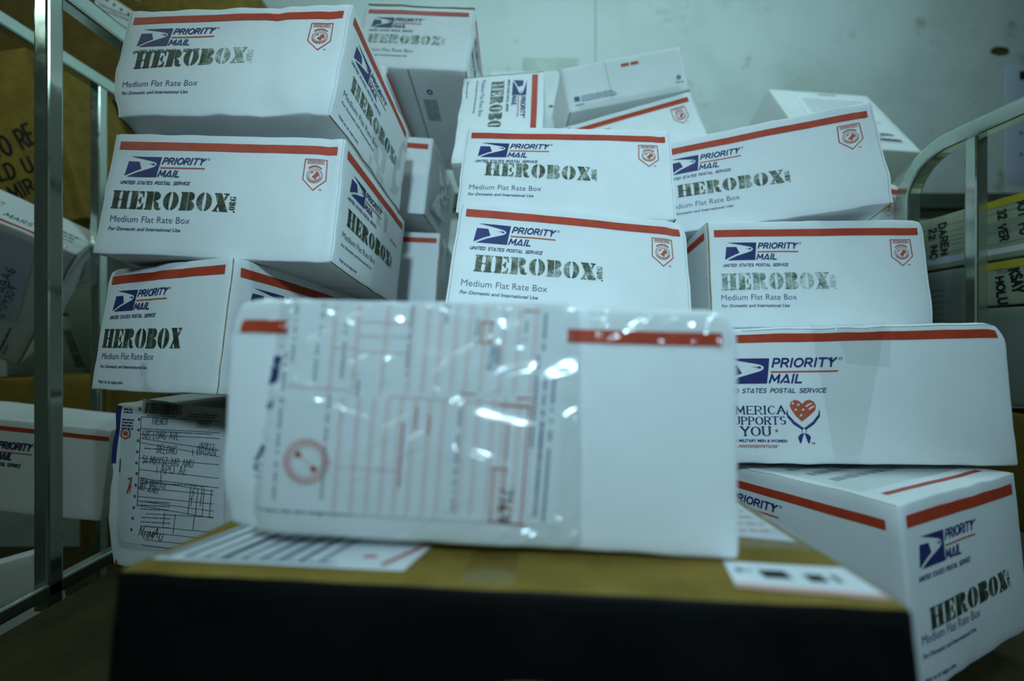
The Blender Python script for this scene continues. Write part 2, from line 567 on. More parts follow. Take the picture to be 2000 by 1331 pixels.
def logo_block(ox=0, oy=0, kx=1.0, ky=None, cap=9.2, ux=107, ink='navy_ink'):
    ky = ky or kx
    X = lambda v: ox + v * kx
    Y = lambda v: oy + v * ky
    it = eagle(X(22.0), Y(95.5), 43.5 * kx, 26 * ky)
    it.append((sans('PRIORITY', X(67), X(121.5), Y(111.6), cap), ink))
    it.append((sans('M^IL', X(64), X(93), Y(95.5), cap), ink))
    it.append((quad(X(66), Y(106.6), X(121.5), Y(108.2)), 'thin_red_ink'))
    r = fill([arc(X(124.5), Y(119.6), 1.5 * kx, 1.5 * ky, 0, 345, 14), arc(X(124.5), Y(119.6), 1.0 * kx, 1.0 * ky, 0, 345, 14)])
    it.append((r, ink))
    it.append((sans('UNITED ST^TES POST^L SERVICE', X(19), X(ux), Y(86), cap * .48, .17, .25, .18), ink))
    return it

def shield(x=254, y=105, k=1.0):
    P = lambda l: [(x + a * k, y + b * k) for a, b in l]
    o = P([(-13.2, 19), (13.2, 19), (14, -6.5), (0, -20), (-14, -6.5)])
    i = P([(-12, 18), (12, 18), (12.8, -6), (0, -18.3), (-12.8, -6)])
    L = [fill([o, i])]
    L.append(fill([P([(-10, 17.1), (10, 17.1), (10, 12.9), (-10, 12.9)]), P([(-9.5, 16.7), (-.3, 16.7), (-.3, 13.3), (-9.5, 13.3)]), P([(.3, 16.7), (9.5, 16.7), (9.5, 13.3), (.3, 13.3)])]))
    for yy in (15.6, 14.1):
        for xa in np.arange(-9, 9, 1.5):
            if abs(xa + .5) > .8:
                L.append(quad(x + xa * k, y + yy * k, x + (xa + 1.1) * k, y + (yy + .8) * k))
    cy = -1.2
    L.append(fill([P(arc(0, cy, 12.2, 12.2, 132, 48, 10) + arc(0, cy, 10.6, 10.6, 48, 132, 10))]))
    for a in range(0, 360, 12):
        th = 5.2 if 200 < a < 340 else 3.6
        L.append(fill([P(arc(0, cy, 9.6, 9.6, a, a + th * 1.3, 2) + arc(0, cy, 7.6, 7.6, a + th * 1.3, a, 2))]))
    L.append(fill([P(arc(0, cy, 7.3, 7.3, 200, 340, 12) + arc(0, cy, 8.0, 8.0, 340, 200, 12))]))
    L.append(fill([P(arc(0, cy, 6.4, 6.4, 0, 352, 30)), P(arc(0, cy, 5.9, 5.9, 0, 352, 30))]))
    L.append(fill([P([(-.6, cy + .6), (1.2, cy + 3.6), (3.2, cy + 4.6), (5.0, cy + 2.2), (5.4, cy + .2), (4.2, cy - .6), (2.6, cy - 1.4), (2.4, cy - 3.2), (.8, cy - 5.4), (-.4, cy - 3.4), (-2.8, cy - 2.4), (-2.6, cy - 1.2)])]))
    L.append(fill([P([(-4.6, cy + 3.2), (-2.6, cy + 4.6), (-1.2, cy + 3.6), (-2.4, cy + 3.0), (-3.6, cy + 2.2)])]))
    it = [(merge(L), 'thin_red_ink')]
    it.append((text('TM', x + 6 * k, x + 9.6 * k, y - 19 * k, 1.7 * k, 0, .01), 'thin_red_ink'))
    return it

def long_print(w=286, shield_on=True, stripe=True, dx=0):
    it = []
    if stripe:
        it.append((quad(9, 130, w - 8, 140.5), 'red_ink'))
    it += logo_block(dx)
    it.append((text('Medium Flat Rate Box', 15 + dx, 114 + dx, 38.8, 7.8, 0, -.006), 'slate_ink'))
    it.append((text('For Domestic and International Use', 14.5 + dx, 104 + dx, 28.7, 4.1, .25, .012), 'navy_ink'))
    if shield_on:
        it += shield(w - 32, 105)
    return it

def short_print(w=222):
    it = [(quad(9, 131.5, w - 12, 142), 'red_ink')] + logo_block(-1, .5)
    it.append((text('Medium Flat Rate Box', 15, 113, 37.2, 7.8, 0, -.006), 'slate_ink'))
    it.append((text('For Domestic and International Use', 14.5, 103.5, 26.8, 3.6, .25, .012), 'navy_ink'))
    it.append((text('Visit us at usps.com', 14, 62.5, 8.2, 3.8, 0, .012), 'navy_ink'))
    return it

def large_print(w=311):
    it = [(quad(8, 133.2, w - 8.5, 142.6), 'red_ink')] + logo_block(-16.2, -15.9, 1.262, 1.085, 10.7, 111.5)
    it.append((slab('AMERICA', 18.5, 80.0, 54.9, 8.3), 'navy_ink'))
    it.append((slab('SUPPORTS', 18.0, 80.0, 43.6, 8.1), 'navy_ink'))
    it.append((slab('YOU', 33.0, 63.5, 31.1, 9.8), 'navy_ink'))
    it.append((fill([star(70.2, 36.6, 2.4)]), 'thin_red_ink'))
    it.append((text('OUR MILITARY MEN & WOMEN', 19.0, 80.5, 24.1, 2.9, 0, .03), 'navy_ink'))
    it.append((text('www.AmericaSupportsYou.mil', 19.0, 69.5, 18.0, 2.7, 0, .02), 'thin_red_ink'))
    it.append((quad(30, 20.4, 72, 20.8), 'navy_ink'))
    hx, hy = 99.0, 59.5
    hl = [(hx - 2.2, hy - 13.2), (hx - 8, hy - 7), (hx - 12, hy - .5), (hx - 13.6, hy + 4), (hx - 12.6, hy + 8), (hx - 8.5, hy + 10.4), (hx - 4, hy + 9.2), (hx - .8, hy + 5.8), (hx + 2.5, hy + 9.4), (hx + 7, hy + 10.4), (hx + 11, hy + 8.4), (hx + 13.2, hy + 4), (hx + 12, hy - 1), (hx + 7, hy - 6)]
    it.append((fill([hl] + [star(hx + a, hy + b, 2.2) for a, b in ((-4.8, 5.2), (-7.8, -.2), (-.2, -.2), (-2.6, -6.2), (-10.4, 6.6))] + [
        [(hx + 2.2, hy + 3.4), (hx + 4.6, hy + 5.8), (hx + 8.8, hy + 7.2), (hx + 9.2, hy + 5.8), (hx + 5.4, hy + 4.2), (hx + 3.2, hy + 2.2)],
        [(hx + 5.0, hy + .2), (hx + 7.2, hy + 2.6), (hx + 11.4, hy + 4.4), (hx + 11.8, hy + 3.0), (hx + 8.6, hy + 1.2), (hx + 6.2, hy - .8)]]), 'thin_red_ink'))
    kx, ky = 98.6, 37.0
    for s in (-1, 1):
        a = [(kx + s * 16.5, 59.8), (kx + s * 15.4, 54), (kx + s * 9.5, 46.6), (kx + s * 1.6, 40.4)]
        b = [(kx + s * .4, 38.6), (kx + s * 1.8, 37.4), (kx + s * 10.5, 43.4), (kx + s * 16.6, 51.5), (kx + s * 17.2, 56)]
        dots = [[(kx + s * (3.2 + i * 1.9) + p, 40.6 + i * 1.45 + q) for p, q in ((-.3, -.3), (.3, -.3), (.3, .3), (-.3, .3))] for i in range(6)]
        it.append((fill([a + b] + dots), 'navy_ink'))
        it.append((fill([[(kx + s * .4, 33.4), (kx + s * 3.8, 33.2), (kx + s * 6.6, 29.6), (kx + s * 4.6, 22.6), (kx + s * 3.2, 24.2), (kx + s * 2.0, 28.5)]]), 'navy_ink'))
    it.append((fill([arc(kx, ky - .4, 2.6, 3.6, 0, 345, 16), arc(kx, ky - .4, 2.1, 3.1, 0, 345, 16)]), 'navy_ink'))
    it.append((text('TM', 105, 109, 22.2, 1.9, 0, .01), 'navy_ink'))
    return it

# ---------------------------------------------------------------- where each box stands: size (m), tilt, front-left-bottom corner (right, down, forward of the eye)
POSES = {
'B22': ([0.17, 0.1, 0.15], [-0.02, 0.02, 0.0, -0.054, -0.52, 0.985]),
'T1': ([0.3, 0.25, 0.107], [0, 1.5708, 0, 0.86, -0.143, 0.735]),
'T2': ([0.3, 0.25, 0.106], [0, 1.5708, 0, 0.86, -0.144, 1.05]),
'T3': ([0.3, 0.25, 0.078], [0, 1.5708, 0, 0.86, -0.062, 0.735]),
'T4': ([0.3, 0.25, 0.14], [0, 1.5708, 0, 0.86, -0.0, 1.05]),
'T5': ([0.3, 0.25, 0.17], [0, 1.5708, 0, 0.86, 0.112, 0.735]),
'T6': ([0.3, 0.25, 0.2], [0, 1.5708, 0, 0.86, 0.325, 0.735]),
'B1': ([0.286, 0.222, 0.152], [-0.1888, 0.0731, 0.0434, -0.4891, -0.2689, 0.4741]),
'B2': ([0.286, 0.222, 0.152], [-0.1438, 0.0474, 0.0512, -0.4884, -0.1012, 0.4597]),
'B3': ([0.2209, 0.2846, 0.1512], [-0.1325, 0.3322, 0.0098, -0.5172, 0.0598, 0.4868]),
'B12': ([0.2894, 0.2247, 0.1538], [-0.3484, 0.0579, 0.0644, -0.0769, -0.1705, 0.5293]),
'B13': ([0.286, 0.222, 0.152], [-0.2945, -0.0486, 0.0776, -0.0757, -0.0282, 0.4445]),
'B14': ([0.2894, 0.2247, 0.1538], [-0.1493, 0.3069, -0.0484, 0.2283, -0.1616, 0.6124]),
'B17': ([0.2883, 0.2238, 0.1532], [-0.1221, 0.0556, 0.0023, 0.2733, -0.017, 0.5426]),
'B5': ([0.222, 0.286, 0.152], [-0.2517, 0.0375, 0.0872, -0.3055, -0.5225, 0.7537]),
'B9': ([0.2242, 0.2889, 0.1535], [-0.2296, 0.413, 1.5719, -0.0921, -0.5012, 0.7547]),
'B7': ([0.2889, 0.2242, 0.1535], [-0.0847, 0.0477, 0.1021, -0.4548, -0.2688, 0.7706]),
'B8': ([0.286, 0.222, 0.152], [-0.1243, 0.0253, 0.0393, -0.4351, -0.0776, 0.79]),
'B6': ([0.2588, 0.181, 0.0995], [-0.2697, 0.0862, 0.0892, -0.5016, -0.4396, 0.7421]),
'B18': ([0.311, 0.311, 0.15], [-0.0767, 0.0818, -0.0151, 0.2215, 0.1367, 0.4397]),
'B20': ([0.3104, 0.2245, 0.1497], [-0.0478, 0.0363, 0.0315, -0.1794, 0.1198, 0.2412]),
'B19': ([0.222, 0.286, 0.152], [-0.0819, -0.3974, -0.005, 0.3217, 0.2865, 0.3153]),
'B10': ([0.2574, 0.18, 0.0945], [-0.0298, -0.0188, -0.1999, 0.1196, -0.4714, 0.82]),
'B11': ([0.286, 0.222, 0.152], [-0.2579, 0.1212, -0.2245, 0.0922, -0.2655, 0.7417]),
'B15': ([0.286, 0.222, 0.152], [-0.0692, -0.0008, 0.011, 0.4858, -0.1623, 0.775]),
'B16': ([0.286, 0.152, 0.286], [-0.5983, -0.037, 0.0468, 0.7092, -0.4721, 0.955]),
'B4': ([0.286, 0.152, 0.222], [-0.0171, 0.0112, 0.0523, -0.5467, 0.3065, 0.5322]),
'L1': ([0.42, 0.22, 0.36], [0.0675, -0.081, -0.2241, -1.3171, -0.169, 0.8201]),
'L8': ([0.66, 0.2, 0.26], [0.1295, 0.0315, 0.3821, -1.5759, -0.8501, 1.0676]),
'L9': ([0.34, 0.15, 0.22], [0.0, 0.0, -0.0, -1.2495, -1.022, 1.33]),
'L2': ([0.311, 0.115, 0.311], [0.4403, -0.5368, 0.6303, -1.2848, -0.0807, 0.68]),
'L3': ([0.3, 0.15, 0.25], [0.0, -0.0, -0.0, -1.3266, 0.0933, 1.04]),
'L3b': ([0.286, 0.2, 0.152], [0.0008, 0.0082, -0.2214, -1.2967, -0.0323, 1.23]),
'L4': ([0.3, 0.15, 0.095], [0.0017, -0.0094, 0.0009, -1.1645, 0.1766, 0.8507]),
'L5': ([0.311, 0.1, 0.15], [0.0, -0.02, 0.11, -0.9694, 0.2585, 0.6312]),
'L7': ([0.25, 0.03, 0.12], [-0.0013, -0.0131, -0.2672, -0.9069, 0.4914, 0.57]),
'B21': ([0.4137, 0.266, 0.1822], [-0.0976, 0.0902, -0.0039, -0.2229, 0.3101, 0.2045])}

# customs forms: ruled lines and fields in millimetres on the face of their box
FORM = {"b20_lines":[[[66.9,145.4],[65.2,89.4]],[[81.4,145.8],[79.5,89.9]],[[99.2,146.3],[97.1,90.5]],[[115.2,146.8],[113.0,91.1]],[[124.5,147.0],[122.1,91.4]],[[132.9,147.2],[130.4,91.7]],[[142.1,147.5],[139.5,92.0]],[[150.4,147.7],[147.8,92.3]],[[159.5,148.0],[156.8,92.6]],[[171.2,148.3],[168.3,93.0]],[[180.2,148.5],[177.3,93.4]],[[190.1,148.8],[187.1,93.7]],[[74.3,87.2],[71.9,14.7]],[[84.4,87.6],[81.8,15.2]],[[93.6,87.9],[90.9,15.6]],[[102.0,88.2],[99.2,16.0]],[[110.3,88.5],[107.4,16.4]],[[118.6,88.8],[115.6,16.7]],[[127.8,89.1],[124.6,17.2]],[[136.1,89.4],[132.8,17.5]],[[148.4,89.9],[145.0,18.1]],[[156.7,90.2],[153.1,18.5]],[[165.7,90.5],[162.1,18.9]],[[172.2,90.7],[168.5,19.2]],[[181.2,91.1],[177.4,19.6]],[[187.8,91.3],[183.8,19.9]],[[39.1,94.3],[78.2,92.7]],[[103.6,89.9],[187.0,87.7]],[[81.9,135.8],[114.0,135.8]],[[81.9,127.0],[113.9,127.2]],[[81.4,117.0],[114.0,117.2]],[[72.4,45.4],[111.5,44.6]],[[65.0,119.3],[82.0,118.7]]],"b20_thick":[[[163.2,138.1],[162.6,124.8]],[[157.4,137.9],[156.8,124.7]],[[157.4,137.9],[164.9,137.5]],[[157.0,125.3],[164.0,124.9]],[[182.8,145.3],[191.9,145.2]],[[169.1,87.1],[186.3,86.4]],[[168.3,77.6],[185.7,77.0]],[[187.1,86.7],[183.3,17.5]],[[175.1,77.9],[171.9,17.0]],[[167.1,48.6],[165.5,16.7]],[[166.3,48.9],[175.3,48.3]],[[164.5,16.6],[185.2,15.7]],[[112.7,73.9],[111.1,35.0]],[[120.5,84.0],[120.0,70.9]],[[128.2,79.4],[127.7,67.9]],[[146.7,93.4],[154.9,93.1]],[[179.6,91.8],[187.7,91.6]]],"b20_dark":[[[43.0,144.8],[42.0,107.7]],[[57.3,119.9],[56.6,96.5]],[[59.3,145.2],[58.6,125.0]],[[74.3,135.5],[73.1,98.8]],[[114.4,146.7],[112.6,101.8]],[[136.2,147.3],[135.7,135.6]],[[154.9,139.5],[154.1,122.9]],[[184.6,140.4],[183.8,125.5]],[[196.0,145.7],[194.4,117.6]],[[196.3,104.6],[191.5,19.5]],[[191.9,117.5],[188.7,60.7]],[[201.3,103.1],[196.3,16.6]],[[194.7,77.0],[191.4,19.5]],[[37.9,114.3],[35.5,21.9]],[[66.6,88.6],[64.5,23.2]],[[146.2,83.3],[143.2,20.4]],[[83.7,100.8],[83.3,87.6]]],"b20_hand":[[170.8,37.6],[169.9,16.9],[163.7,123.2],[161.8,108.4]],"b20_film":[[34.0,151.3],[216.4,149.5],[219.2,0.4],[22.8,2.0]],"b20_quad":[[40.2,148.8],[209.8,151.3],[203.7,15.6],[23.6,16.8]],"b4_quad":[[36.1,230.0],[149.8,223.3],[162.5,29.7],[28.2,36.9]],"b4_h":[[[37.3,206.0],[143.9,205.5]],[[38.4,190.4],[144.9,190.4]],[[38.9,182.3],[145.4,183.0]],[[39.3,177.2],[146.4,167.3]],[[38.2,171.8],[147.0,159.2]],[[39.7,151.0],[147.7,148.4]],[[40.7,135.9],[148.9,130.4]],[[41.5,124.4],[149.7,117.7]],[[40.7,122.0],[143.0,112.7]],[[41.0,111.6],[143.3,108.1]],[[40.8,100.0],[144.1,95.9]],[[40.7,94.2],[144.7,86.2]],[[40.7,88.4],[145.3,77.0]],[[53.7,77.6],[145.2,78.2]],[[54.3,61.4],[144.2,58.5]],[[54.1,53.4],[142.4,49.2]],[[53.7,42.9],[124.3,40.1]],[[50.6,35.8],[122.5,31.9]]],"b4_v":[[[37.3,206.0],[41.7,87.3]],[[113.4,204.5],[113.1,195.2]],[[120.0,175.6],[119.7,167.0]],[[130.9,175.3],[130.5,166.4]],[[111.2,166.5],[110.8,157.9]],[[64.8,141.4],[64.5,132.6]],[[71.2,131.8],[70.8,122.5]],[[112.2,116.7],[111.1,79.7]],[[122.1,116.1],[121.2,79.1]],[[130.6,115.5],[130.0,78.5]],[[140.5,114.9],[139.6,77.9]],[[79.4,80.2],[79.1,62.9]],[[94.3,78.7],[92.9,53.3]],[[120.2,77.9],[119.2,60.5]]],"b4_bar":[[40.7,225.5],[92.0,225.3],[91.8,210.8],[40.7,210.8]],"b4_txt":[["FRENCH",[53.0,197.1],[73.4,196.8],9.2],["MARY",[115.9,195.8],[132.8,195.6],10.1],["505 LONG AVE",[40.9,177.8],[90.6,178.2],9.2],["NY",[121.4,168.3],[129.9,167.8],8.4],["12",[132.8,167.7],[139.4,167.4],8.4],["DELONG",[62.2,159.2],[89.4,158.8],10.9],["BRIAN",[116.4,159.6],[142.2,159.7],10.9],["51 MRYS7 340 AMU",[43.9,144.2],[112.8,142.3],10.1],["APO AE",[69.7,132.4],[105.2,132.6],11.8],["TEA BRITTLE",[41.9,118.4],[78.4,112.1],7.6],["BEE JERKY",[42.0,110.0],[68.3,104.6],8.4],["2",[114.0,110.4],[118.2,110.1],9.2],["1",[124.8,110.5],[128.6,110.3],9.2],["2",[112.7,101.0],[117.0,100.8],9.2],["1",[124.5,100.8],[128.3,100.5],9.2],["1",[112.0,91.8],[115.3,91.5],9.2],["1",[124.1,92.0],[127.5,91.7],9.2]],"b4_holes":[[33.7,217.0],[34.7,202.6],[35.2,188.2],[35.7,174.0],[35.8,158.9],[35.9,144.2],[37.3,130.2],[37.2,114.8],[37.1,99.8],[36.7,84.7],[36.5,70.4],[35.4,55.1]],"b4_misc":{"navy":[[1.7,221.1],[2.7,206.0],[0.9,140.7],[-5.0,141.5]],"emb":[5.9,181.4],"usps":[[10.0,213.4]],"red":[[27.2,102.7],[33.1,103.0],[29.0,121.3]],"redb":[[5.6,-2.9],[8.0,6.9]],"txt":[[3.2,199.0],[19.0,197.1]],"edge":[[98.8,211.2],[136.6,209.8]]}}

# ---------------------------------------------------------------- cardboard boxes
AX = Matrix(((1, 0, 0), (0, 0, -1), (0, 1, 0)))       # box right/depth/up -> eye right/down/forward
def hsh(i, j, k, s):
    n = (i * 374761393 + j * 668265263 + k * 2147483647 + s * 974711) & 0xffffffff
    n = ((n ^ (n >> 13)) * 1274126177) & 0xffffffff
    return ((n ^ (n >> 16)) & 0xffff) / 65535.0 * 2 - 1
def vnoise(P, wl, seed):
    Q = P / wl
    I = np.floor(Q).astype(np.int64)
    f = Q - I
    f = f * f * (3 - 2 * f)
    out = np.zeros(len(P))
    for a in (0, 1):
        for b in (0, 1):
            for c in (0, 1):
                w = (f[:, 0] if a else 1 - f[:, 0]) * (f[:, 1] if b else 1 - f[:, 1]) * (f[:, 2] if c else 1 - f[:, 2])
                out += w * hsh(I[:, 0] + a, I[:, 1] + b, I[:, 2] + c, seed)
    return out

def lines(a, b, r, cell):
    n = max(2, int(round((b - a - 2 * r) / cell)))
    return np.r_[a, a + r * .35, np.linspace(a + r, b - r, n + 1), b - r * .35, b]

def rounded(lo, hi, r, cell=CELL):
    lo = np.array(lo, float); hi = np.array(hi, float)
    G = [lines(lo[i], hi[i], min(r, (hi[i] - lo[i]) * .45), cell) for i in range(3)]
    key, V, F, T = {}, [], [], []
    def vid(p):
        k = tuple(np.round(p, 3))
        if k not in key:
            key[k] = len(V); V.append(p)
        return key[k]
    for ax in range(3):
        u, v = [(1, 2), (0, 2), (0, 1)][ax]
        for side in (0, 1):
            idx = np.empty((len(G[u]), len(G[v])), int)
            for i, a in enumerate(G[u]):
                for j, b in enumerate(G[v]):
                    p = np.empty(3); p[ax] = hi[ax] if side else lo[ax]; p[u] = a; p[v] = b
                    idx[i, j] = vid(p)
            flip = (side == 1) == (ax == 1)
            for i in range(len(G[u]) - 1):
                for j in range(len(G[v]) - 1):
                    f = [idx[i, j], idx[i + 1, j], idx[i + 1, j + 1], idx[i, j + 1]]
                    F.append(f[::-1] if flip else f)
                    T.append((ax, side))
    V = np.array(V)
    rr = np.minimum(r, (hi - lo) * .45)
    C = np.clip(V, lo + rr, hi - rr)
    d = V - C
    L = np.linalg.norm(d / rr, axis=1, keepdims=True)
    L[L == 0] = 1
    V = C + d / L
    return V, F, T

class Box:
    """One cardboard box: a pose, its size in millimetres and the way its board has given way."""
    def __init__(s, pose, label, cat='box', group=None, name='mailing_box', bulge=(1.5, 1.0, 1.0), noise_=0.5, edge=0.6, corners=None, crush=(), taper=0.0, seed=1, scale=1.0, creases=()):
        dims, x = POSES[pose]
        s.D = np.array(dims) * 1000 * scale
        r = Vector(x[:3])
        Rr = Matrix.Rotation(r.length, 3, r.normalized()) if r.length > 1e-6 else Matrix.Identity(3)
        R = Rr @ AX
        t = Vector(x[3:]) * scale
        M = TW @ (Matrix.Translation(t) @ R.to_4x4())
        s.base = np.array([s.D[0] / 2, s.D[1] / 2, 0])
        s.root = bpy.data.objects.new(name, None)
        s.root.empty_display_size = 0.03
        COL.objects.link(s.root)
        s.root.matrix_world = M @ Matrix.Translation(Vector(s.base / 1000))
        tag(s.root, label, cat, group)
        s.b, s.na, s.ea, s.seed = bulge, noise_, edge, seed
        s.crush = crush
        s.creases = creases
        s.corners = corners or {}
    def xf(s, P):
        P = np.array(P, float)
        D = s.D
        q = np.clip(P / D, 0, 1)
        out = P.copy()
        bump = lambda a: 4 * a * (1 - a)
        bx, by, bz = bump(q[:, 0]), bump(q[:, 1]), bump(q[:, 2])
        out[:, 1] += -s.b[0] * bx * bz * (1 - q[:, 1]) + s.b[0] * bx * bz * q[:, 1]
        out[:, 0] += (q[:, 0] * 2 - 1) * s.b[1] * by * bz
        out[:, 2] += (q[:, 2] * 2 - 1) * s.b[2] * bx * by
        for i in range(3):
            out[:, i] += s.na * vnoise(P + 31 * i, 55.0, s.seed + i) + s.na * .5 * vnoise(P + 17 * i, 27.0, s.seed + 7 + i)
        if s.ea:
            dist = np.sort(np.minimum(P, D - P).clip(0), axis=1)[:, 1]      # distance to the nearest edge
            w = np.exp(-(dist / 9.0) ** 2)
            for i in range(3):
                out[:, i] += s.ea * w * (vnoise(P + 53 * i, 21.0, s.seed + 20 + i) - .2 * (q[:, i] * 2 - 1))
        for nm, (dx, dy, dz) in s.corners.items():
            w = (q[:, 0] if nm[1] == 'R' else 1 - q[:, 0]) * (1 - q[:, 1] if nm[0] == 'F' else q[:, 1]) * (q[:, 2] if nm[2] == 'T' else 1 - q[:, 2])
            out += w[:, None] * np.array([dx, dy, dz])
        for u, dp, wd_ in s.creases:                                        # upright fold lines in the front board
            out[:, 1] += dp * np.exp(-((P[:, 0] - u - 2 * np.sin(P[:, 2] / 40.0)) / wd_) ** 2) * (1 - q[:, 1]) ** 4
        for (fx, fy, fz), rad, (dx, dy, dz) in s.crush:
            w = np.exp(-(np.linalg.norm((P - np.array([fx, fy, fz]) * D), axis=1) / rad) ** 2)
            out += w[:, None] * np.array([dx, dy, dz])
        return (out - s.base) / 1000
    def face(s, V, face, off):
        V = np.asarray(V, float)
        u, v = V[:, 0], V[:, 1]
        D = s.D
        o = np.full(len(u), off)
        if face == 'front': return np.c_[u, -o, v]
        if face == 'right': return np.c_[D[0] + o, u, v]
        if face == 'left': return np.c_[-o, D[1] - u, v]
        if face == 'top': return np.c_[u, v, D[2] + o]
        if face == 'bottom': return np.c_[u, D[1] - v, -o]
        if face == 'back': return np.c_[D[0] - u, D[1] + o, v]
    def carton(s, prints=(), board='white_board', r=2.2, panels='LR', raw=('bottom',), front_raw='', name='carton', cell=CELL, facemat=None):
        """The folded board itself with everything printed on it; the glued end panels are parts of their own."""
        D = s.D
        t = 2.6
        x0 = t if 'L' in panels else 0
        x1 = D[0] - (t if 'R' in panels else 0)
        A = Acc()
        V, F, T = rounded((x0, 0, 0), (x1, D[1], D[2]), r, cell)
        A.add(V, F, board if not facemat else [facemat.get(k, board) for k in T])
        P = {'L': Acc(), 'R': Acc()}
        for side in panels:
            a = (0, .5, .5) if side == 'L' else (D[0] - t, .5, .5)
            b = (t, D[1] - .5, D[2] - .5) if side == 'L' else (D[0], D[1] - .5, D[2] - .5)
            V, F, T = rounded(a, b, 1.1, cell)
            out = 0 if side == 'L' else 1
            mats = []
            for f, (ax, sd) in zip(F, T):
                if ax == 0:
                    mats.append(board)
                elif ax == 1 and sd == 0:
                    mats.append('kraft_edge' if side in front_raw else board)
                elif ax == 2 and sd == 1:
                    mats.append('kraft_edge' if 'top' in raw else board)
                else:
                    mats.append('kraft_edge')
            P[side].add(V, F, mats)
        for face, items in prints:
            tgt = P['R'] if face == 'right' and 'R' in panels else P['L'] if face == 'left' and 'L' in panels else A
            for (V, F), m in items:
                if len(V) == 0:
                    continue
                V2, F2 = cut(V, F)
                tgt.add(s.face(V2, face, .45 + (.12 if m.startswith('stamp') else 0)), F2, m)
        c = A.build(name, s.root, s.xf)
        for side in panels:
            P[side].build('end_panel', s.root, s.xf)
        return c
    def sheet(s, name, quad_, face, off, mat, prints=(), n=(24, 20), wav=0.0, wl=30.0, seed=3, parent=None, rnd=0, thick=.25):
        """A thin sheet (tape, label, pouch) lying on one face; quad_ is TL, TR, BR, BL in millimetres."""
        q = [np.array(p, float) for p in quad_]
        A = Acc()
        nu, nv = n
        V = []
        for j in range(nv + 1):
            for i in range(nu + 1):
                a, b = i / nu, j / nv
                V.append((1 - b) * ((1 - a) * q[3] + a * q[2]) + b * ((1 - a) * q[0] + a * q[1]))
        V = np.array(V)
        F = [(j * (nu + 1) + i, j * (nu + 1) + i + 1, (j + 1) * (nu + 1) + i + 1, (j + 1) * (nu + 1) + i) for j in range(nv) for i in range(nu)]
        w = np.zeros(len(V))
        if wav and not prints:
            Q = np.c_[V, np.zeros(len(V))]
            ca, sa = math.cos(.65), math.sin(.65)
            Q1 = np.c_[(V[:, 0] * ca + V[:, 1] * sa) / 4.2, -V[:, 0] * sa + V[:, 1] * ca, 0 * V[:, 0]]
            Q2 = np.c_[(V[:, 0] * .97 - V[:, 1] * .26) / 3.5, V[:, 0] * .26 + V[:, 1] * .97, 0 * V[:, 0] + 40]
            w = wav * (.9 * (1 - np.abs(vnoise(Q1, wl * .55, seed))) ** 3 + .7 * (1 - np.abs(vnoise(Q2, wl * .5, seed + 5))) ** 3 + .5 * np.abs(vnoise(np.c_[V, 0 * V[:, 0]], wl * 2.2, seed + 9)))
            ed = np.minimum.reduce([np.arange(len(V)) % (nu + 1), nu - np.arange(len(V)) % (nu + 1), np.arange(len(V)) // (nu + 1), nv - np.arange(len(V)) // (nu + 1)])
            w *= np.clip(ed / 2.0, 0, 1)
        A.add(s.face(V, face, off) + (s.face(V, face, 1) - s.face(V, face, 0)) * w[:, None], F, mat)
        for (V, F), m in prints:
            if len(V) == 0:
                continue
            V2, F2 = cut(V, F)
            A.add(s.face(V2, face, off + .3), F2, m)
        return A.build(name, parent or s.root, s.xf)
    def tape_wrap(s, name, path, across, axis, mat='clear_tape', off=.7, n=26, seed=1, wav=.25):
        """A strip of tape that follows a path over the edges; path = box points (mm) along the strip, across = half width vector."""
        pts = [np.array(p, float) for p in path]
        ac = np.array(across, float)
        V = []
        rows = []
        for a, b in zip(pts, pts[1:]):
            k = max(2, int(np.linalg.norm(b - a) / 6))
            for i in range(k):
                rows.append(a + (b - a) * i / k)
        rows.append(pts[-1])
        m = 8
        for p in rows:
            for j in range(m + 1):
                V.append(p + ac * (j / m * 2 - 1))
        V = np.array(V)
        V = V + wav * np.c_[vnoise(V, 14, seed), vnoise(V, 14, seed + 1), vnoise(V, 14, seed + 2)]
        F = [(r * (m + 1) + j, r * (m + 1) + j + 1, (r + 1) * (m + 1) + j + 1, (r + 1) * (m + 1) + j) for r in range(len(rows) - 1) for j in range(m)]
        A = Acc()
        A.add(V, F, mat)
        return A.build(name, s.root, s.xf)

def hero_items(x0, x1, yl, yr, h, mat, hr=None, org=True, orgmat=None):
    a, b = hero(x0, x1, yl, yr, h, hr, org)
    it = [(a, mat)]
    if b is not None:
        it.append((b, orgmat or mat))
    return it

def micro(x0, x1, y, h, seed, mat='grey_ink'):
    """A line of print too small to read."""
    rnd = random.Random(seed)
    parts, x = [], x0
    while x < x1:
        w = rnd.uniform(.8, 3.4) * h * .8
        parts.append(quad(x, y, min(x + w, x1), y + h))
        x += w + h * .55
    return (merge(parts), mat)

def barcode(p0, ux, uy, seed, mat='black_ink', n=42):
    rnd = random.Random(seed)
    p0 = np.array(p0, float); ux = np.array(ux, float); uy = np.array(uy, float)
    parts, x = [], 0
    while x < 1:
        w = rnd.choice([.008, .008, .016, .024])
        V = np.array([p0 + ux * x, p0 + ux * min(1, x + w), p0 + ux * min(1, x + w) + uy, p0 + ux * x + uy])
        parts.append((V, [(0, 1, 2, 3)]))
        x += w + rnd.choice([.008, .012, .02])
    return (merge(parts), mat)

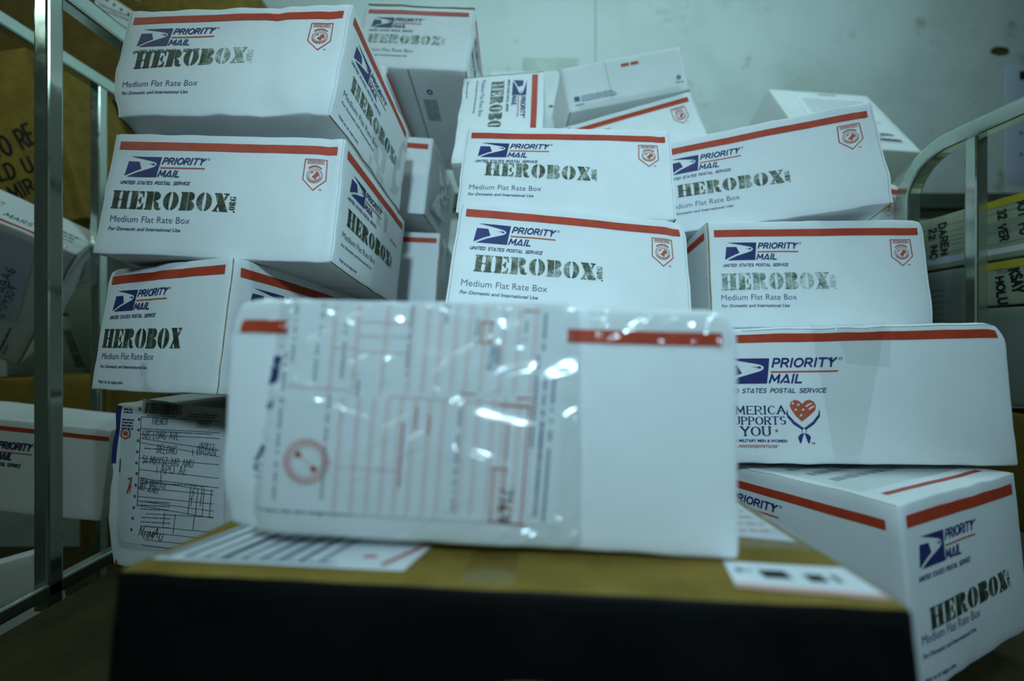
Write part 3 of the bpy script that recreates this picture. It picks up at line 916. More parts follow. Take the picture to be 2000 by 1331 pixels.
def simple_box(name, lo, hi, mat, r=2.0, parent=None, smooth=True):
    """A plain rounded box given by two corners in right/down/forward metres of the eye."""
    lo = np.array(lo, float); hi = np.array(hi, float)
    V, F, T = rounded((0, 0, 0), (hi - lo) * 1000, r, 60)
    c = np.array([(lo[0] + hi[0]) / 2, hi[1], (lo[2] + hi[2]) / 2])
    P = V / 1000 + lo
    Wd = np.c_[P[:, 0] - c[0], P[:, 2] - c[2], -(P[:, 1] - c[1])]
    o = mesh_object(name, Wd, F, None, [mat], parent, smooth)
    if parent is None:
        o.location = W(*c)
    else:
        o.location = W(*c) - parent.matrix_world.translation
    return o

# ================================================================ THE ROOM
def slab_mesh(name, lo, hi, mat, kind='structure'):
    o = simple_box(name, lo, hi, mat, 1.0, None, False)
    return tag(o, kind=kind)
WZ = 1.50                                             # the wall stands this far ahead
wall = Acc()
for a, b in ((-2.6, .3145), (.3165, 3.2)):
    V, F, T = rounded((a * 1000, 0, 0), (b * 1000, 60, 2600), 2.0, 400)
    wall.add(V / 1000 + np.array((0, WZ, 0)), F, 'painted_wall')
wb = tag(wall.build('wall_back', None, None, True), kind='structure')
slab_mesh('floor', (-2.6, H0, -1.6), (3.2, H0 + .05, WZ), 'floor_paint')
slab_mesh('trim_1', (-2.6, -.547, WZ - .03), (3.2, -.492, WZ), 'bumper_rubber')
# grey filler plate and a broken out hole in the plaster
V, F, T = rounded((40, -2, 0), (252, 1, 54), .8, 60)
plain('patch_paint', (0.57, 0.62, 0.57), 0.8, 0, 0.2, 12.0, 0.15)
A = Acc(); A.add(V / 1000 + np.array((0, WZ, H0 + 1.014)), F, 'patch_paint')
A.build('patched_plaster', wb)
rnd = random.Random(4)
A = Acc()
hc = np.array((1.843, WZ, H0 + 1.094))
ring = [(.036 * math.cos(t) * rnd.uniform(.9, 1.08), .0165 * math.sin(t) * rnd.uniform(.88, 1.08)) for t in np.linspace(0, 2 * math.pi, 23)[:-1]]
V = [hc + np.array((a * k, dy, b * k - .001 * (1 - k))) for k, dy in ((1.0, -.0015), (.9, -.0045), (.72, -.0005), (.0, -.0002)) for a, b in ring]
F = [(r * 22 + i, r * 22 + (i + 1) % 22, (r + 1) * 22 + (i + 1) % 22, (r + 1) * 22 + i) for r in range(3) for i in range(22)]
A.add(V, F, 'hole_plaster')
A.build('plaster_hole', wb)
# paper pinned to the wall at the right
nt_ = Acc()
V, F, T = rounded((0, 0, 0), (260, 1.2, 450), .4, 60)
nt_.add(V, F, 'blue_paper')
for i, yy in enumerate((395, 190, 110)):
    v, f = quad(52, yy, 64 if i else 74, yy + (8 if i else 34))
    nt_.add(np.c_[v[:, 0], np.full(4, -.3), v[:, 1]], f, 'black_ink')
for i in range(9):
    (v, f), m = micro(80, 240, 60 + i * 34, 6, i)
    nt_.add(np.c_[v[:, 0], np.full(len(v), -.3), v[:, 1]], f, 'slate_ink')
o = nt_.build('wall_notice', None, lambda P: P / 1000)
o.location = W(1.865, -.59, WZ - .0012)
tag(o, 'pale blue paper notice stuck on the wall at the right edge', 'notice')

# ================================================================ THE CARTS
def sweep(path, s, side=(1, 0, 0), ch=.16):
    """Square steel tube along a path (right/down/forward of the eye)."""
    pts = [np.array(p, float) for p in path]
    side = np.array(side, float)
    h = s / 2
    c = h * ch * 2
    prof = [(-h + c, -h), (h - c, -h), (h - c * .3, -h + c * .3), (h, -h + c), (h, h - c), (h - c * .3, h - c * .3), (h - c, h), (-h + c, h), (-h + c * .3, h - c * .3), (-h, h - c), (-h, -h + c), (-h + c * .3, -h + c * .3)]
    V, F = [], []
    for i, p in enumerate(pts):
        d = pts[min(i + 1, len(pts) - 1)] - pts[max(i - 1, 0)]
        d /= np.linalg.norm(d)
        n = np.cross(d, side); n /= np.linalg.norm(n)
        V += [p + side * a + n * b for a, b in prof]
    m = len(prof)
    for i in range(len(pts) - 1):
        F += [(i * m + j, i * m + (j + 1) % m, (i + 1) * m + (j + 1) % m, (i + 1) * m + j) for j in range(m)]
    F += [tuple(range(m))[::-1], tuple((len(pts) - 1) * m + j for j in range(m))]
    return np.array(V), F
def tube(name, path, s, parent, side=(1, 0, 0), mat='polished_steel'):
    V, F = sweep(path, s, side)
    o = parent.matrix_world.translation
    Wd = np.c_[V[:, 0] - o.x, V[:, 2] - o.y, (H0 - V[:, 1]) - o.z]
    ob = mesh_object(name, Wd, F, None, [mat], parent, False)
    bm = bmesh.new(); bm.from_mesh(ob.data); bmesh.ops.recalc_face_normals(bm, faces=bm.faces); bm.to_mesh(ob.data); bm.free()
    return ob
def empty(name, loc):
    e = bpy.data.objects.new(name, None)
    e.empty_display_size = .05
    COL.objects.link(e)
    e.matrix_world = Matrix.Translation(loc)
    return e

DK = .325                                             # deck level below the eye
cart = empty('mail_cart', W(.08, H0, .5))
tag(cart, 'steel tube mail cart carrying the stamped white boxes', 'cart', 'steel mail carts')
LX, RX, S1 = -.60, .76, .019
RAIL = .027
simple_box('deck', (LX + .035, DK, -.05), (RX - .01, DK + .03, .79), 'deck_wood', 2, cart)
tube('side_bar', [(LX, DK - .004, .02), (LX, DK - .004, .80)], S1, cart)
tube('side_bar', [(RX, DK + .01, .02), (RX, DK + .01, .80)], S1, cart)
tube('cross_bar', [(LX, DK + .02, .80), (RX, DK + .02, .80)], S1, cart, (0, 0, 1))
tube('top_rail', [(LX, -.463, -.1), (LX, -.463, .80)], RAIL, cart)
tube('post', [(LX, -.4515, .514), (LX, DK + .02, .514)], S1, cart)
tube('post', [(LX, -.4515, .80), (LX, DK + .02, .80)], S1, cart)
R_ = .085
bend = [(RX, -.345 + R_ - R_ * math.cos(a), .763 - R_ + R_ * math.sin(a)) for a in np.linspace(0, math.pi / 2, 14)]
tube('top_rail', [(RX, -.345, -.1), (RX, -.345, .6)] + bend + [(RX, DK + .02, .763)], RAIL, cart)
tube('post', [(RX, -.3335, .650), (RX, DK + .02, .650)], S1, cart)
for x, z in ((LX + .05, .05), (RX - .05, .05), (LX + .05, .74), (RX - .05, .74)):
    tube('leg', [(x, DK + .03, z), (x, H0 - .11, z)], .03, cart)
    wv = arc(0, 0, .055, .055, 0, 360, 20)[:-1]
    V = [(x + dx, H0 - .055 + b, z + a) for dx in (-.014, .014) for a, b in wv]
    F = [(i, (i + 1) % 20, 20 + (i + 1) % 20, 20 + i) for i in range(20)] + [tuple(range(20))[::-1], tuple(range(20, 40))]
    o_ = cart.matrix_world.translation
    mesh_object('caster_wheel', [(a - o_.x, c - o_.y, H0 - b - o_.z) for a, b, c in V], F, None, ['bumper_rubber'], cart, False)

near = empty('mail_cart', W(-1.2, H0, .7))
tag(near, 'second steel mail cart at the far left, holding brown cartons', 'cart', 'steel mail carts')
NX = -.885
tube('top_rail', [(NX, -.553, -.1), (NX, -.553, 1.05)], RAIL, near)
tube('post', [(NX, -.5425, .85), (NX, H0 - .12, .85)], .02, near)
tube('post', [(NX, -.5425, 1.05), (NX, H0 - .12, 1.05)], .02, near)
simple_box('deck', (-1.75, .55, .1), (NX + .0, .58, 1.06), 'deck_wood', 2, near)
for x, z in ((-1.6, .2), (-.95, .2), (-1.6, .95), (-.95, .95)):
    tube('leg', [(x, .58, z), (x, H0, z)], .03, near)

# ================================================================ THE STAMPED BOXES ON THE CART
G = 'stamped white mailing boxes'
mm = lambda dx, dz, z: (dx * z / .775, 0, -dz * z / .775)

b = Box('B1', 'white mailing box with dented lower edge, topmost of the left front stack', 'box', G, bulge=(2.5, 2, 1), seed=11, edge=1.3, creases=[(196, 1.6, 8), (262, 1.0, 8)],
        corners={'FLT': (-2, 0, 0), 'FRT': (3.5, 0, 1), 'FRB': (-2.5, 0, 0), 'FLB': (1.5, 0, -1)},
        crush=[((0, 0, 0), 26, (9, 7, 5)), ((1, 0, 0), 16, (-5, 4, 3)), ((.72, 0, .08), 22, (0, 5, 1)), ((.82, 0, .12), 12, (0, -3, 0)), ((.9, 0, .02), 20, (0, 3, 3))])
b.carton([('front', long_print() + hero_items(25.5, 168, 64, 68.5, 23.5, 'stamp_rubbed', 22, True, 'stamp_ghost')),
          ('right', short_print() + hero_items(26, 170, 55, 55, 21, 'stamp_mid'))], 'white_board', 2.6)
b.tape_wrap('packing_tape', [(b.D[0], 120, 62), (b.D[0], 122, 2), (b.D[0] - 2, 124, 0), (200, 130, 0)], (0, 26, 0), 0, off=.7, seed=3)
b.tape_wrap('packing_tape', [(b.D[0], 222, 122), (b.D[0], 196, 70), (b.D[0], 190, 3)], (0, 20, 0), 0, seed=8)

b = Box('B2', 'white mailing box with dark crisp stamp, second from top of the left front stack', 'box', G, bulge=(1.5, 1.5, .5), seed=21, edge=.8, creases=[(268, 1.8, 7)],
        corners={'FLT': (-.5, 0, 1), 'FRT': (-1.5, 0, 1), 'FRB': (1, 0, -1), 'FLB': (1.5, 0, .5)}, crush=[((1, 0, 0), 10, (-2, 2, 2)), ((.955, 0, .5), 60, (0, 1.5, 0))])
b.carton([('front', long_print() + hero_items(13, 157, 55, 55, 22.5, 'stamp_dark')),
          ('right', short_print() + hero_items(22, 166, 55, 52, 22, 'stamp_dark') + [micro(160, 190, 92, 5, 5, 'pale_red_ink')]),
          ('bottom', [(quad(20, 118, 270, 119), 'kraft_edge'), (quad(190, 60, 230, 61.5), 'kraft_edge')])])
b.tape_wrap('packing_tape', [(b.D[0] - 20, 130, 152), (b.D[0] - 1, 128, 152), (b.D[0], 126, 150), (b.D[0], 120, 96)], (0, 24, 0), 0, seed=5)

b = Box('B3', 'white mailing box turned to show its short end, bottom of the left front stack', 'box', G, bulge=(2, 1.5, .4), seed=31, edge=.8, creases=[(88, .9, 5), (140, .7, 6)],
        crush=[((.5, 0, 0), 40, (0, 0, -1.5)), ((1, 0, 1), 9, (-2, 1, -1)), ((0, 0, 1), 8, (1, 1, -2))])
b.carton([('front', short_print() + hero_items(12, 155, 51.5, 49.5, 23, 'stamp_dark', None, False)),
          ('right', long_print(284, True, True) + hero_items(13, 157, 55, 55, 22, 'stamp_dark'))], r=2.2, front_raw='R')
b.tape_wrap('packing_tape', [(125, 0, 34), (127, 0, 3), (128, 2, 0), (128, 60, 0)], (34, 0, 0), 0, seed=7, wav=.8)

b = Box('B12', 'white mailing box, grey stamp overlapping the postal lettering, upper of the centre stack', 'box', G, bulge=(1.5, 1, .6), seed=41, creases=[(275, 1.4, 7)],
        corners={'FLT': (-1.7, 0, 0), 'FRT': (1.8, 0, -1), 'FLB': (1, 0, 0)}, crush=[((0, 0, 1), 7, (2, 1, -2))])
b.carton([('front', long_print(289) + hero_items(34.5, 179, 63, 58, 23, 'stamp_mid'))])

b = Box('B13', 'white mailing box with torn top right corner, lower of the centre stack', 'box', G, bulge=(1.2, 1, .4), seed=51, creases=[(270, 1.8, 7)],
        corners={'FLT': (1.8, 0, .5), 'FRT': (-1.2, 0, .5), 'FLB': (-1.2, 0, -1)}, crush=[((1, 0, 1), 14, (-4, 2, -3)), ((0, 0, 1), 8, (2, 1, -2))])
b.carton([('front', long_print() + hero_items(27, 171, 58, 59, 21.5, 'stamp_mid'))])

b = Box('B14', 'tilted white mailing box with bulging right end, atop the plumb box on the right', 'box', G, bulge=(1.5, 1.0, .6), seed=61, edge=.8, creases=[(277, 1.5, 7)],
        crush=[((1, .1, .25), 38, (7, 0, 0)), ((1, 0, 0), 12, (1, 1, 0)), ((.93, 0, .02), 30, (0, 1, 2.5))])
b.carton([('front', long_print(289) + hero_items(30.5, 172, 57, 53.5, 20, 'stamp_mid'))])

b = Box('B17', 'white mailing box with pale washed out stamp, under the tilted box on the right', 'box', G, bulge=(1, .8, .4), seed=71,
        corners={'FLT': (1, 0, -1), 'FRT': (1, 0, -2.5), 'FRB': (.4, 0, 1)}, crush=[((1, 0, 1), 8, (-2, 1, -2))])
b.carton([('front', long_print(288) + hero_items(16, 157.5, 53, 54, 23.5, 'stamp_faint', None, True, 'stamp_ghost')),
          ('left', [(quad(20, 130, 214, 140.5), 'red_ink')])], front_raw='L')

b = Box('B5', 'white mailing box showing its shadowed underside, highest of all, against the wall', 'box', G, bulge=(1, 1, .5), seed=81, edge=.9)
b.carton([('front', short_print()[:-1] + hero_items(20, 163, 58, 58, 21, 'stamp_faint', None, True, 'stamp_ghost')),
          ('right', long_print(286, False) + hero_items(13, 157, 55, 55, 21, 'stamp_mid')),
          ('bottom', [(quad(108, 2, 110.2, 284), 'kraft_edge'), micro(14, 20, 210, 34, 2, 'slate_ink'), micro(128, 150, 175, 2.5, 3, 'slate_ink')]
           + [micro(122, 150, 215 - i * 4, 2.2, i, 'slate_ink') for i in range(14)] + [(fill([arc(140, 236, 6, 6, 0, 345, 14), arc(140, 236, 3, 3, 0, 345, 14)]), 'navy_ink')])],
         raw=('bottom', 'top'), front_raw='')
# its lid has not closed: a raised tongue, its edges coloured dark for the slit's shade
A = Acc()
V, F, T = rounded((3, 2, b.D[2] + .2), (b.D[0] - 3, b.D[1] - 4, b.D[2] + 4.5), 1.0, 12)
q = V.copy(); q[:, 2] += 5.0 * (1 - q[:, 1] / b.D[1]) * (.7 + .3 * np.sin(q[:, 0] / 32.0))
A.add(q, F, ['kraft_dark' if t[0] != 2 else 'white_board' for t in T])
A.build('lid_flap', b.root, b.xf)

b = Box('B9', 'white mailing box stood on end with print running downward, behind the centre stack', 'box', G, bulge=(1, 1, 1), seed=91, edge=1.0,
        crush=[((.3, 0, 0), 26, (0, 0, 3))])
b.carton([('front', short_print() + hero_items(21.5, 165, 56.5, 56.5, 24, 'stamp_mid')), ('bottom', [(quad(6, 262, 218, 263.5), 'kraft_edge')])], front_raw='LR')

b = Box('B7', 'white mailing box with loose clear tape on its side, left of the centre stack', 'box', G, bulge=(1, 2, .5), seed=101)
b.carton([('front', long_print(289, False) + hero_items(13, 157, 55, 55, 22, 'stamp_mid')), ('right', [micro(30, 120, 20 + 6 * i, 2.5, i, 'slate_ink') for i in range(3)])])
fm = b.sheet('packing_tape', [(8, 140), (150, 150), (150, 40), (8, 22)], 'right', 1.2, 'clear_tape', (), (20, 16), 7.0, 45.0, 6)

b = Box('B8', 'white mailing box with blank front below the loosely taped one, left of centre stack', 'box', G, bulge=(1, 1, .5), seed=111)
b.carton([('front', long_print(286, False) + hero_items(13, 157, 55, 55, 22, 'stamp_mid'))], front_raw='R')
b.sheet('packing_tape', [(4, 148), (60, 148), (60, 60), (4, 60)], 'right', 1.0, 'clear_tape', (), (10, 10), 2.0, 25.0, 3)

b = Box('B6', 'white mailing box squeezed behind the top left box, only its striped side showing', 'box', G, bulge=(.6, .6, .4), seed=121)
b.carton([('front', [(quad(9, 84, 250, 92), 'red_ink')]), ('right', [(quad(6, 84, 172, 93), 'red_ink'), (quad(6, 97.0, 172, 98.2), 'kraft_edge')])])

b = Box('B11', 'tilted white mailing box with a striped front, under the plain box by the wall', 'box', G, bulge=(1, 1, .5), seed=131)
b.carton([('front', long_print() + hero_items(13, 157, 55, 55, 22, 'stamp_mid') + [micro(20, 55, 145, 2.5, 4, 'slate_ink')])])
b.sheet('packing_tape', [(60, 151), (270, 151), (270, 136), (60, 136)], 'front', .9, 'clear_tape', (), (30, 4), .8, 18.0, 9)

b = Box('B15', 'white mailing box half hidden behind the tilted box, next to the curved rail', 'box', G, bulge=(1, 1, .5), seed=141, crush=[((1, 0, 1), 14, (-6, 2, -4))])
b.carton([('front', long_print() + hero_items(13, 157, 55, 55, 22, 'stamp_mid'))])

b = Box('B19', 'white mailing box turned corner on beside the brown carton, lowest at the right', 'box', G, bulge=(1.5, 1.5, .5), seed=151, edge=.9,
        crush=[((0, 0, 1), 12, (3, 2, -3))])
b.carton([('front', short_print() + hero_items(29.5, 173, 46, 48.5, 17.5, 'stamp_dark')),
          ('left', [(quad(6, 128, 276, 136.5), 'red_ink')] + logo_block(64, 1.5) + [(text('Medium Flat Rate Box', 80, 178, 38.8, 7.0, 0, -.012), 'slate_ink')]),
          ('top', [(quad(20, 16, 200, 21), 'red_ink')] + [micro(30, 150, 60 + i * 22, 8, i, 'grey_ink') for i in range(8)])], raw=('bottom', 'top'))
b.sheet('packing_tape', [(10, 280), (212, 280), (212, 30), (10, 30)], 'top', .9, 'clear_tape', (), (20, 20), 1.2, 30.0, 4)

b = Box('B18', 'large white mailing box with red heart and ribbon emblem, taped across the front', 'box', bulge=(1.5, 1.2, .4), seed=161, edge=.9,
        corners={'FRT': (0, 0, 2), 'FRB': (0, 0, -1)}, crush=[((1, 0, 1), 12, (-5, 2, -4))])
b.carton([('front', large_print() + [micro(40, 300, 147.0, .7, 3, 'grey_ink')])], r=3.5, panels='')
b.sheet('packing_tape', [(112, 152), (190, 152), (152, 1), (128, 1)], 'front', .9, 'clear_tape', (), (26, 40), .7, 16.0, 12)
b.sheet('packing_tape', [(138, 147.5), (194, 147.5), (190, 104), (146, 108)], 'front', 1.3, 'clear_tape', (), (44, 34), 1.3, 9.0, 14)

# ---- the plain boxes by the wall
b = Box('B10', 'plain tilted white mailing box with small red stamp, on top beside the wall', 'box', bulge=(.8, .8, .3), seed=171)
b.carton([('front', [micro(124, 162, 74, 6.5, 2, 'thin_red_ink'), (fill([arc(238, 30, 4.6, 4.6, 0, 345, 14), arc(238, 30, 2, 2, 0, 345, 12)]), 'navy_ink'), micro(230, 248, 19, 2, 8, 'slate_ink'),
                     (quad(15, 20, 26, 30), 'slate_ink'), micro(30, 96, 27, 2.4, 3, 'slate_ink'), micro(30, 102, 22.5, 2.4, 4, 'slate_ink'), micro(30, 104, 18, 2.4, 5, 'slate_ink'), micro(15, 34, 11, 2.4, 6, 'slate_ink'), (quad(92, 8, 92.6, 92), 'grey_ink')])], raw=('bottom',))
b.sheet('packing_tape', [(20, 12), (236, 12), (236, 1), (20, 1)], 'front', .9, 'clear_tape', (), (30, 4), .8, 18.0, 2)

b = Box('B22', 'sliver of a plain white box between the end-on box and the tilted plain box', 'box', bulge=(.6, .6, .3), seed=177)
b.carton([('front', [micro(146, 156, 58, 5, 2, 'navy_ink')])], panels='')

b = Box('B16', 'white mailing box leaning back near the wall with a printed form on it', 'box', bulge=(.8, .8, .5), seed=181)
b.carton([('front', [micro(140, 188, 268, 6, 3, 'red_ink')]), ('left', [])], r=2.5, panels='L', front_raw='L')
it = []
for i in range(14):
    it.append(micro(78, 250 - (i * 23) % 90, 236 - i * 13.5, 3.2, i, 'slate_ink'))
it += [barcode((190, 40), (68, -2), (0, 14), 5), (quad(150, 66, 195, 76), 'slate_ink'), (quad(215, 66, 250, 74), 'slate_ink')]
b.sheet('address_form', [(64, 252), (268, 258), (267, 34), (60, 36)], 'front', .7, 'paper', it, (16, 16), .5, 40)

# ================================================================ THE PARCEL WITH THE PENCILLED FORM (left, under the stack)
b = Box('B4', 'white parcel stood upright with a pencilled customs form under clear film', 'parcel', bulge=(2, 1.5, .6), seed=191, edge=1.6, name='taped_parcel',
        corners={'FLB': (-2, 0, 0), 'FLT': (0, 0, 0)}, crush=[((0, 0, .1), 26, (3, 4, 0)), ((0, 0, 0), 16, (3, 3, 2))])
mi = FORM['b4_misc']
it = [(fill([[(1.5, 219), (9, 219), (7, 142), (1.5, 142)]]), 'navy_ink'), (fill([[(12, 130), (13.4, 130), (13.4, 148), (12, 148)]]), 'navy_ink'),
      (fill([[(4, 2), (9, 2), (9, 10), (7, 10)]]), 'red_ink'), (ribbon([(26, 103), (30, 121)], 2.2), 'thin_red_ink'), (ribbon([(31, 103), (30, 113)], 2.2), 'thin_red_ink'), (ribbon([(26, 122), (33, 124)], 2.2), 'thin_red_ink')]
it += [micro(11, 27, 200 - i * 4, 2.2, i, 'navy_ink') for i in range(4)] + [micro(12, 24, 214 - i * 4, 2.2, 20 + i, 'navy_ink') for i in range(2)]
it += [(fill([[(10, 186), (17, 191), (24, 186), (24, 178), (17, 174), (10, 178)], [(12, 185), (17, 189), (22, 185), (22, 179), (17, 176.5), (12, 179)]]), 'thin_red_ink'), (fill([arc(17, 182.5, 3.4, 3.4, 0, 345, 12)]), 'thin_red_ink')]
b.carton([('front', it)], panels='', r=4)
it = []
for k in ('b4_h', 'b4_v'):
    it += [(ribbon(q, .75), 'black_ink') for q in FORM[k]]
q = FORM['b4_bar']
it.append(barcode(q[3], np.array(q[2]) - np.array(q[3]), np.array(q[0]) - np.array(q[3]), 3))
for s_, p0, p1, h_ in FORM['b4_txt']:
    it.append((hand(s_, p0, p1, h_, .85), 'pencil_ink'))
for p in FORM['b4_holes']:
    it.append((fill([arc(p[0], p[1], 1.7, 2.2, 0, 340, 10)]), 'slate_ink'))
for i, (y0, xs) in enumerate(((207.5, 45), (187, 45), (163.5, 45), (146, 44), (118, 45), (93, 46), (88, 46), (83, 46), (72, 48), (66, 48), (60, 48))):
    it.append(micro(xs, xs + (90 if i in (1, 4) else 40), y0, 1.5, i, 'slate_ink'))
it += [micro(100, 140, 212, 2, 31, 'slate_ink'), micro(100, 138, 208.5, 2, 32, 'slate_ink'), (text('E', 96, 98, 208, 1, 0, 0), 'grey_ink')]
it.append((hand('NHMAU', (46, 46), (78, 45), 12, .9, .2, .6), 'black_ink'))
b.sheet('customs_form', FORM['b4_quad'], 'front', .8, 'paper', it, (30, 40), .8, 45, 4)
b.sheet('clear_pouch', [(12, 220), (200, 218), (200, 28), (16, 30)], 'front', 2.4, 'clear_pouch', (), (44, 50), 2.6, 38.0, 15)

# ================================================================ THE TAPED PARCEL IN FRONT
b = Box('B20', 'large white parcel with a red and white form under shiny film, nearest the camera', 'parcel', bulge=(2, 1.2, .6), seed=201, edge=.5, noise_=.3, name='taped_parcel',
        corners={'FLT': (-.9, 0, -2.2), 'FRT': (0, 0, -2), 'FRB': (2, 0, 1.5), 'FLB': (-1.1, 0, 2.6)}, crush=[((0, 0, 0), 22, (4, 4, 3)), ((1, 0, 1), 10, (-3, 2, -3)), ((0, 0, 1), 12, (3, 2, -3))])
lp = [(quad(7.5, 126.8, 300, 135.2), 'red_ink')] + eagle(27.5, 93, 50, 26) + [(slab('AMERICA', 23, 80, 47, 8.6), 'navy_ink'), (slab('SUPPORTS', 22, 80, 36, 8.4), 'navy_ink'), (sans('UNITED ST^TES POST^L SERVICE', 27, 112, 79, 5, .17, .25, .18), 'navy_ink'),
      (text('Visit us at usps.com', 24.5, 85, 15.6, 4.4, .2, .03), 'navy_ink')]
b.carton([('front', lp)], r=4, panels='', cell=6)
it = [(ribbon(q, .7), 'pink_ink') for q in FORM['b20_lines']] + [(ribbon(q, 1.0), 'thin_red_ink') for q in FORM['b20_thick']]
rnd = random.Random(5)
for (x0, y0), (x1, y1) in FORM['b20_dark']:
    n_ = int(abs(y1 - y0) / 2.2)
    for i in range(n_):
        t = i / n_
        if rnd.random() < .82:
            cx, cy = x0 + (x1 - x0) * t, y0 + (y1 - y0) * t
            it.append((quad(cx - .9, cy - .8, cx + .9, cy + .7), 'grey_ink' if x0 < 190 else 'slate_ink'))
for (x0, y0), (x1, y1) in FORM['b20_lines'][:26]:
    for i in range(int(abs(y1 - y0) / 3.2)):
        t = i / (abs(y1 - y0) / 3.2)
        cx, cy = x0 + (x1 - x0) * t, y0 + (y1 - y0) * t
        it.append((quad(cx + .8, cy - .3, cx + 2.4, cy + .3), 'pale_red_ink'))
h_ = FORM['b20_hand']
it.append((hand('7169', h_[0], h_[1], 7, 1.0), 'black_ink'))
it.append((hand('0052', h_[2], h_[3], 6, .8), 'slate_ink'))
cx, cy = 54.5, 47.5
for a in range(0, 360, 13):
    it.append((fill([arc(cx, cy, 14.4, 14.4, a, a + 9, 2) + arc(cx, cy, 10.2, 10.2, a + 9, a, 2)]), 'pale_red_ink'))
it.append((fill([arc(cx, cy, 9.4, 9.4, 0, 350, 30), arc(cx, cy, 8.9, 8.9, 0, 350, 30)]), 'pale_red_ink'))
it += [(fill([arc(cx - 5.2, cy + 4.2, 2.1, 2.1, 0, 340, 10)]), 'thin_red_ink'), (fill([arc(cx + 4.6, cy - 4.2, 2.1, 2.1, 0, 340, 10)]), 'thin_red_ink'), (ribbon([(cx - 5, cy + 4), (cx + 4.6, cy - 4)], .6), 'pale_red_ink')]
b.sheet('customs_form', FORM['b20_quad'], 'front', .9, 'paper', it, (34, 28), .5, 60, 4)
b.sheet('clear_pouch', [(33, 149), (216, 149.3), (219, 1.5), (24, 1.5)], 'front', 2.0, 'clear_pouch', (), (150, 120), 3.6, 26.0, 23)
b.sheet('packing_tape', [(3, 149), (40, 149), (40, 126), (3, 126)], 'front', 1.6, 'clear_tape', (), (30, 20), 2.4, 11.0, 6)
b.sheet('packing_tape', [(222, 149), (305, 148), (305, 126), (222, 126)], 'front', 1.6, 'clear_tape', (), (60, 20), 2.4, 11.0, 8)

# ================================================================ THE BROWN CARTON UNDER IT
b = Box('B21', 'large brown carton with black printed front, under the taped parcel', 'carton', bulge=(1.5, 1, .3), seed=211, edge=.4, noise_=.3, name='brown_carton')
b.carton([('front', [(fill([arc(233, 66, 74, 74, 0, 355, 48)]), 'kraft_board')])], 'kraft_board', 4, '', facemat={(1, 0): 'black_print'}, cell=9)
b.sheet('packing_tape', [(2, 180), (412, 180), (412, 170), (2, 170)], 'front', 1.0, 'clear_tape', (), (70, 4), 1.0, 14.0, 5)
b.sheet('packing_tape', [(196, 262), (224, 262), (224, 3), (196, 3)], 'top', .8, 'clear_tape', (), (8, 30), .3, 30.0, 6)
it = []
for i in range(9):
    it.append((ribbon([(14 + i * 12, 18), (30 + i * 12, 92)], 3.2 if i % 3 else 5.5), 'slate_ink' if i % 2 else 'grey_ink'))
it += [(ribbon([(148, 18), (176, 66)], 3.0), 'red_ink'), (quad(132, 26, 140, 29), 'thin_red_ink'), micro(30, 120, 16, 2.4, 3, 'grey_ink')]
b.sheet('address_label', [(26, 96), (178, 96), (162, 12), (8, 13)], 'top', .7, 'paper', it, (16, 12), .4, 40)
it = [(fill([[(338.5, 11), (407.5, 5), (407, 9.5), (339, 15.5)]]), 'pink_paper'), micro(358, 372, 22, 9, 2, 'black_ink'), micro(380, 396, 20, 8, 3, 'black_ink'), micro(346, 354, 28, 4, 4, 'slate_ink')]
b.sheet('address_label', [(344, 41), (408, 39), (408, 5), (338, 11)], 'top', .7, 'paper', it, (10, 8), .3, 40)
it = [micro(352, 400, 90 + i * 14, 4, i, 'pale_red_ink') for i in range(7)]
b.sheet('customs_form', [(340, 200), (404, 200), (404, 74), (350, 84)], 'top', .7, 'paper', it, (10, 12), .3, 40)
b.sheet('clear_pouch', [(334, 205), (411, 205), (411, 58), (346, 62)], 'top', 1.6, 'clear_pouch', (), (24, 30), 1.8, 26.0, 9)

# ================================================================ THE LEFT CART'S LOAD
b = Box('L1', 'large brown carton with black marker handwriting, behind the left post', 'carton', bulge=(2, 1, .5), seed=221, name='brown_carton', scale=1.08)
k = 1.08
b.carton([('front', [(hand('TO RE', (283 * k, 150 * k), (368 * k, 170 * k), 42, 6.5, .06), 'black_ink'), (hand('OLD U', (256 * k, 100 * k), (346 * k, 116 * k), 33, 6, .06), 'black_ink'),
                     (hand('MIR', (290 * k, 60 * k), (338 * k, 72 * k), 32, 5.5, .06), 'black_ink'), (hand(')', (380 * k, 48 * k), (389 * k, 50 * k), 36, 5, 0), 'black_ink')])], 'kraft_board', 3, '', cell=14)
b.sheet('packing_tape', [(400 * k, 357 * k), (417 * k, 357 * k), (417 * k, 4), (400 * k, 4)], 'front', .9, 'clear_tape', (), (4, 40), .3, 30, 2)

b = Box('L8', 'brown carton with a punched paper form, above the top rail at the upper left', 'carton', bulge=(1, 1, .5), seed=231, name='brown_carton')
it = [(fill([arc(450 + i * 21, 236 - i * 4.5, 3.6, 3.6, 0, 340, 12)]), 'black_ink') for i in range(5)] + [micro(452, 550, 212 - i * 9, 3, i, 'slate_ink') for i in range(2)] + [(ribbon([(446, 221), (556, 198)], .8), 'slate_ink')]
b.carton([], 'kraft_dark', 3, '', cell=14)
b.sheet('address_form', [(440, 250), (560, 226), (557, 180), (440, 204)], 'front', .8, 'paper', it, (10, 10), .6, 60)

b = Box('L9', 'tan carton peeping over the top left white box, by the wall', 'carton', seed=241, name='brown_carton')
b.carton([], 'kraft_board', 3, '', cell=20)

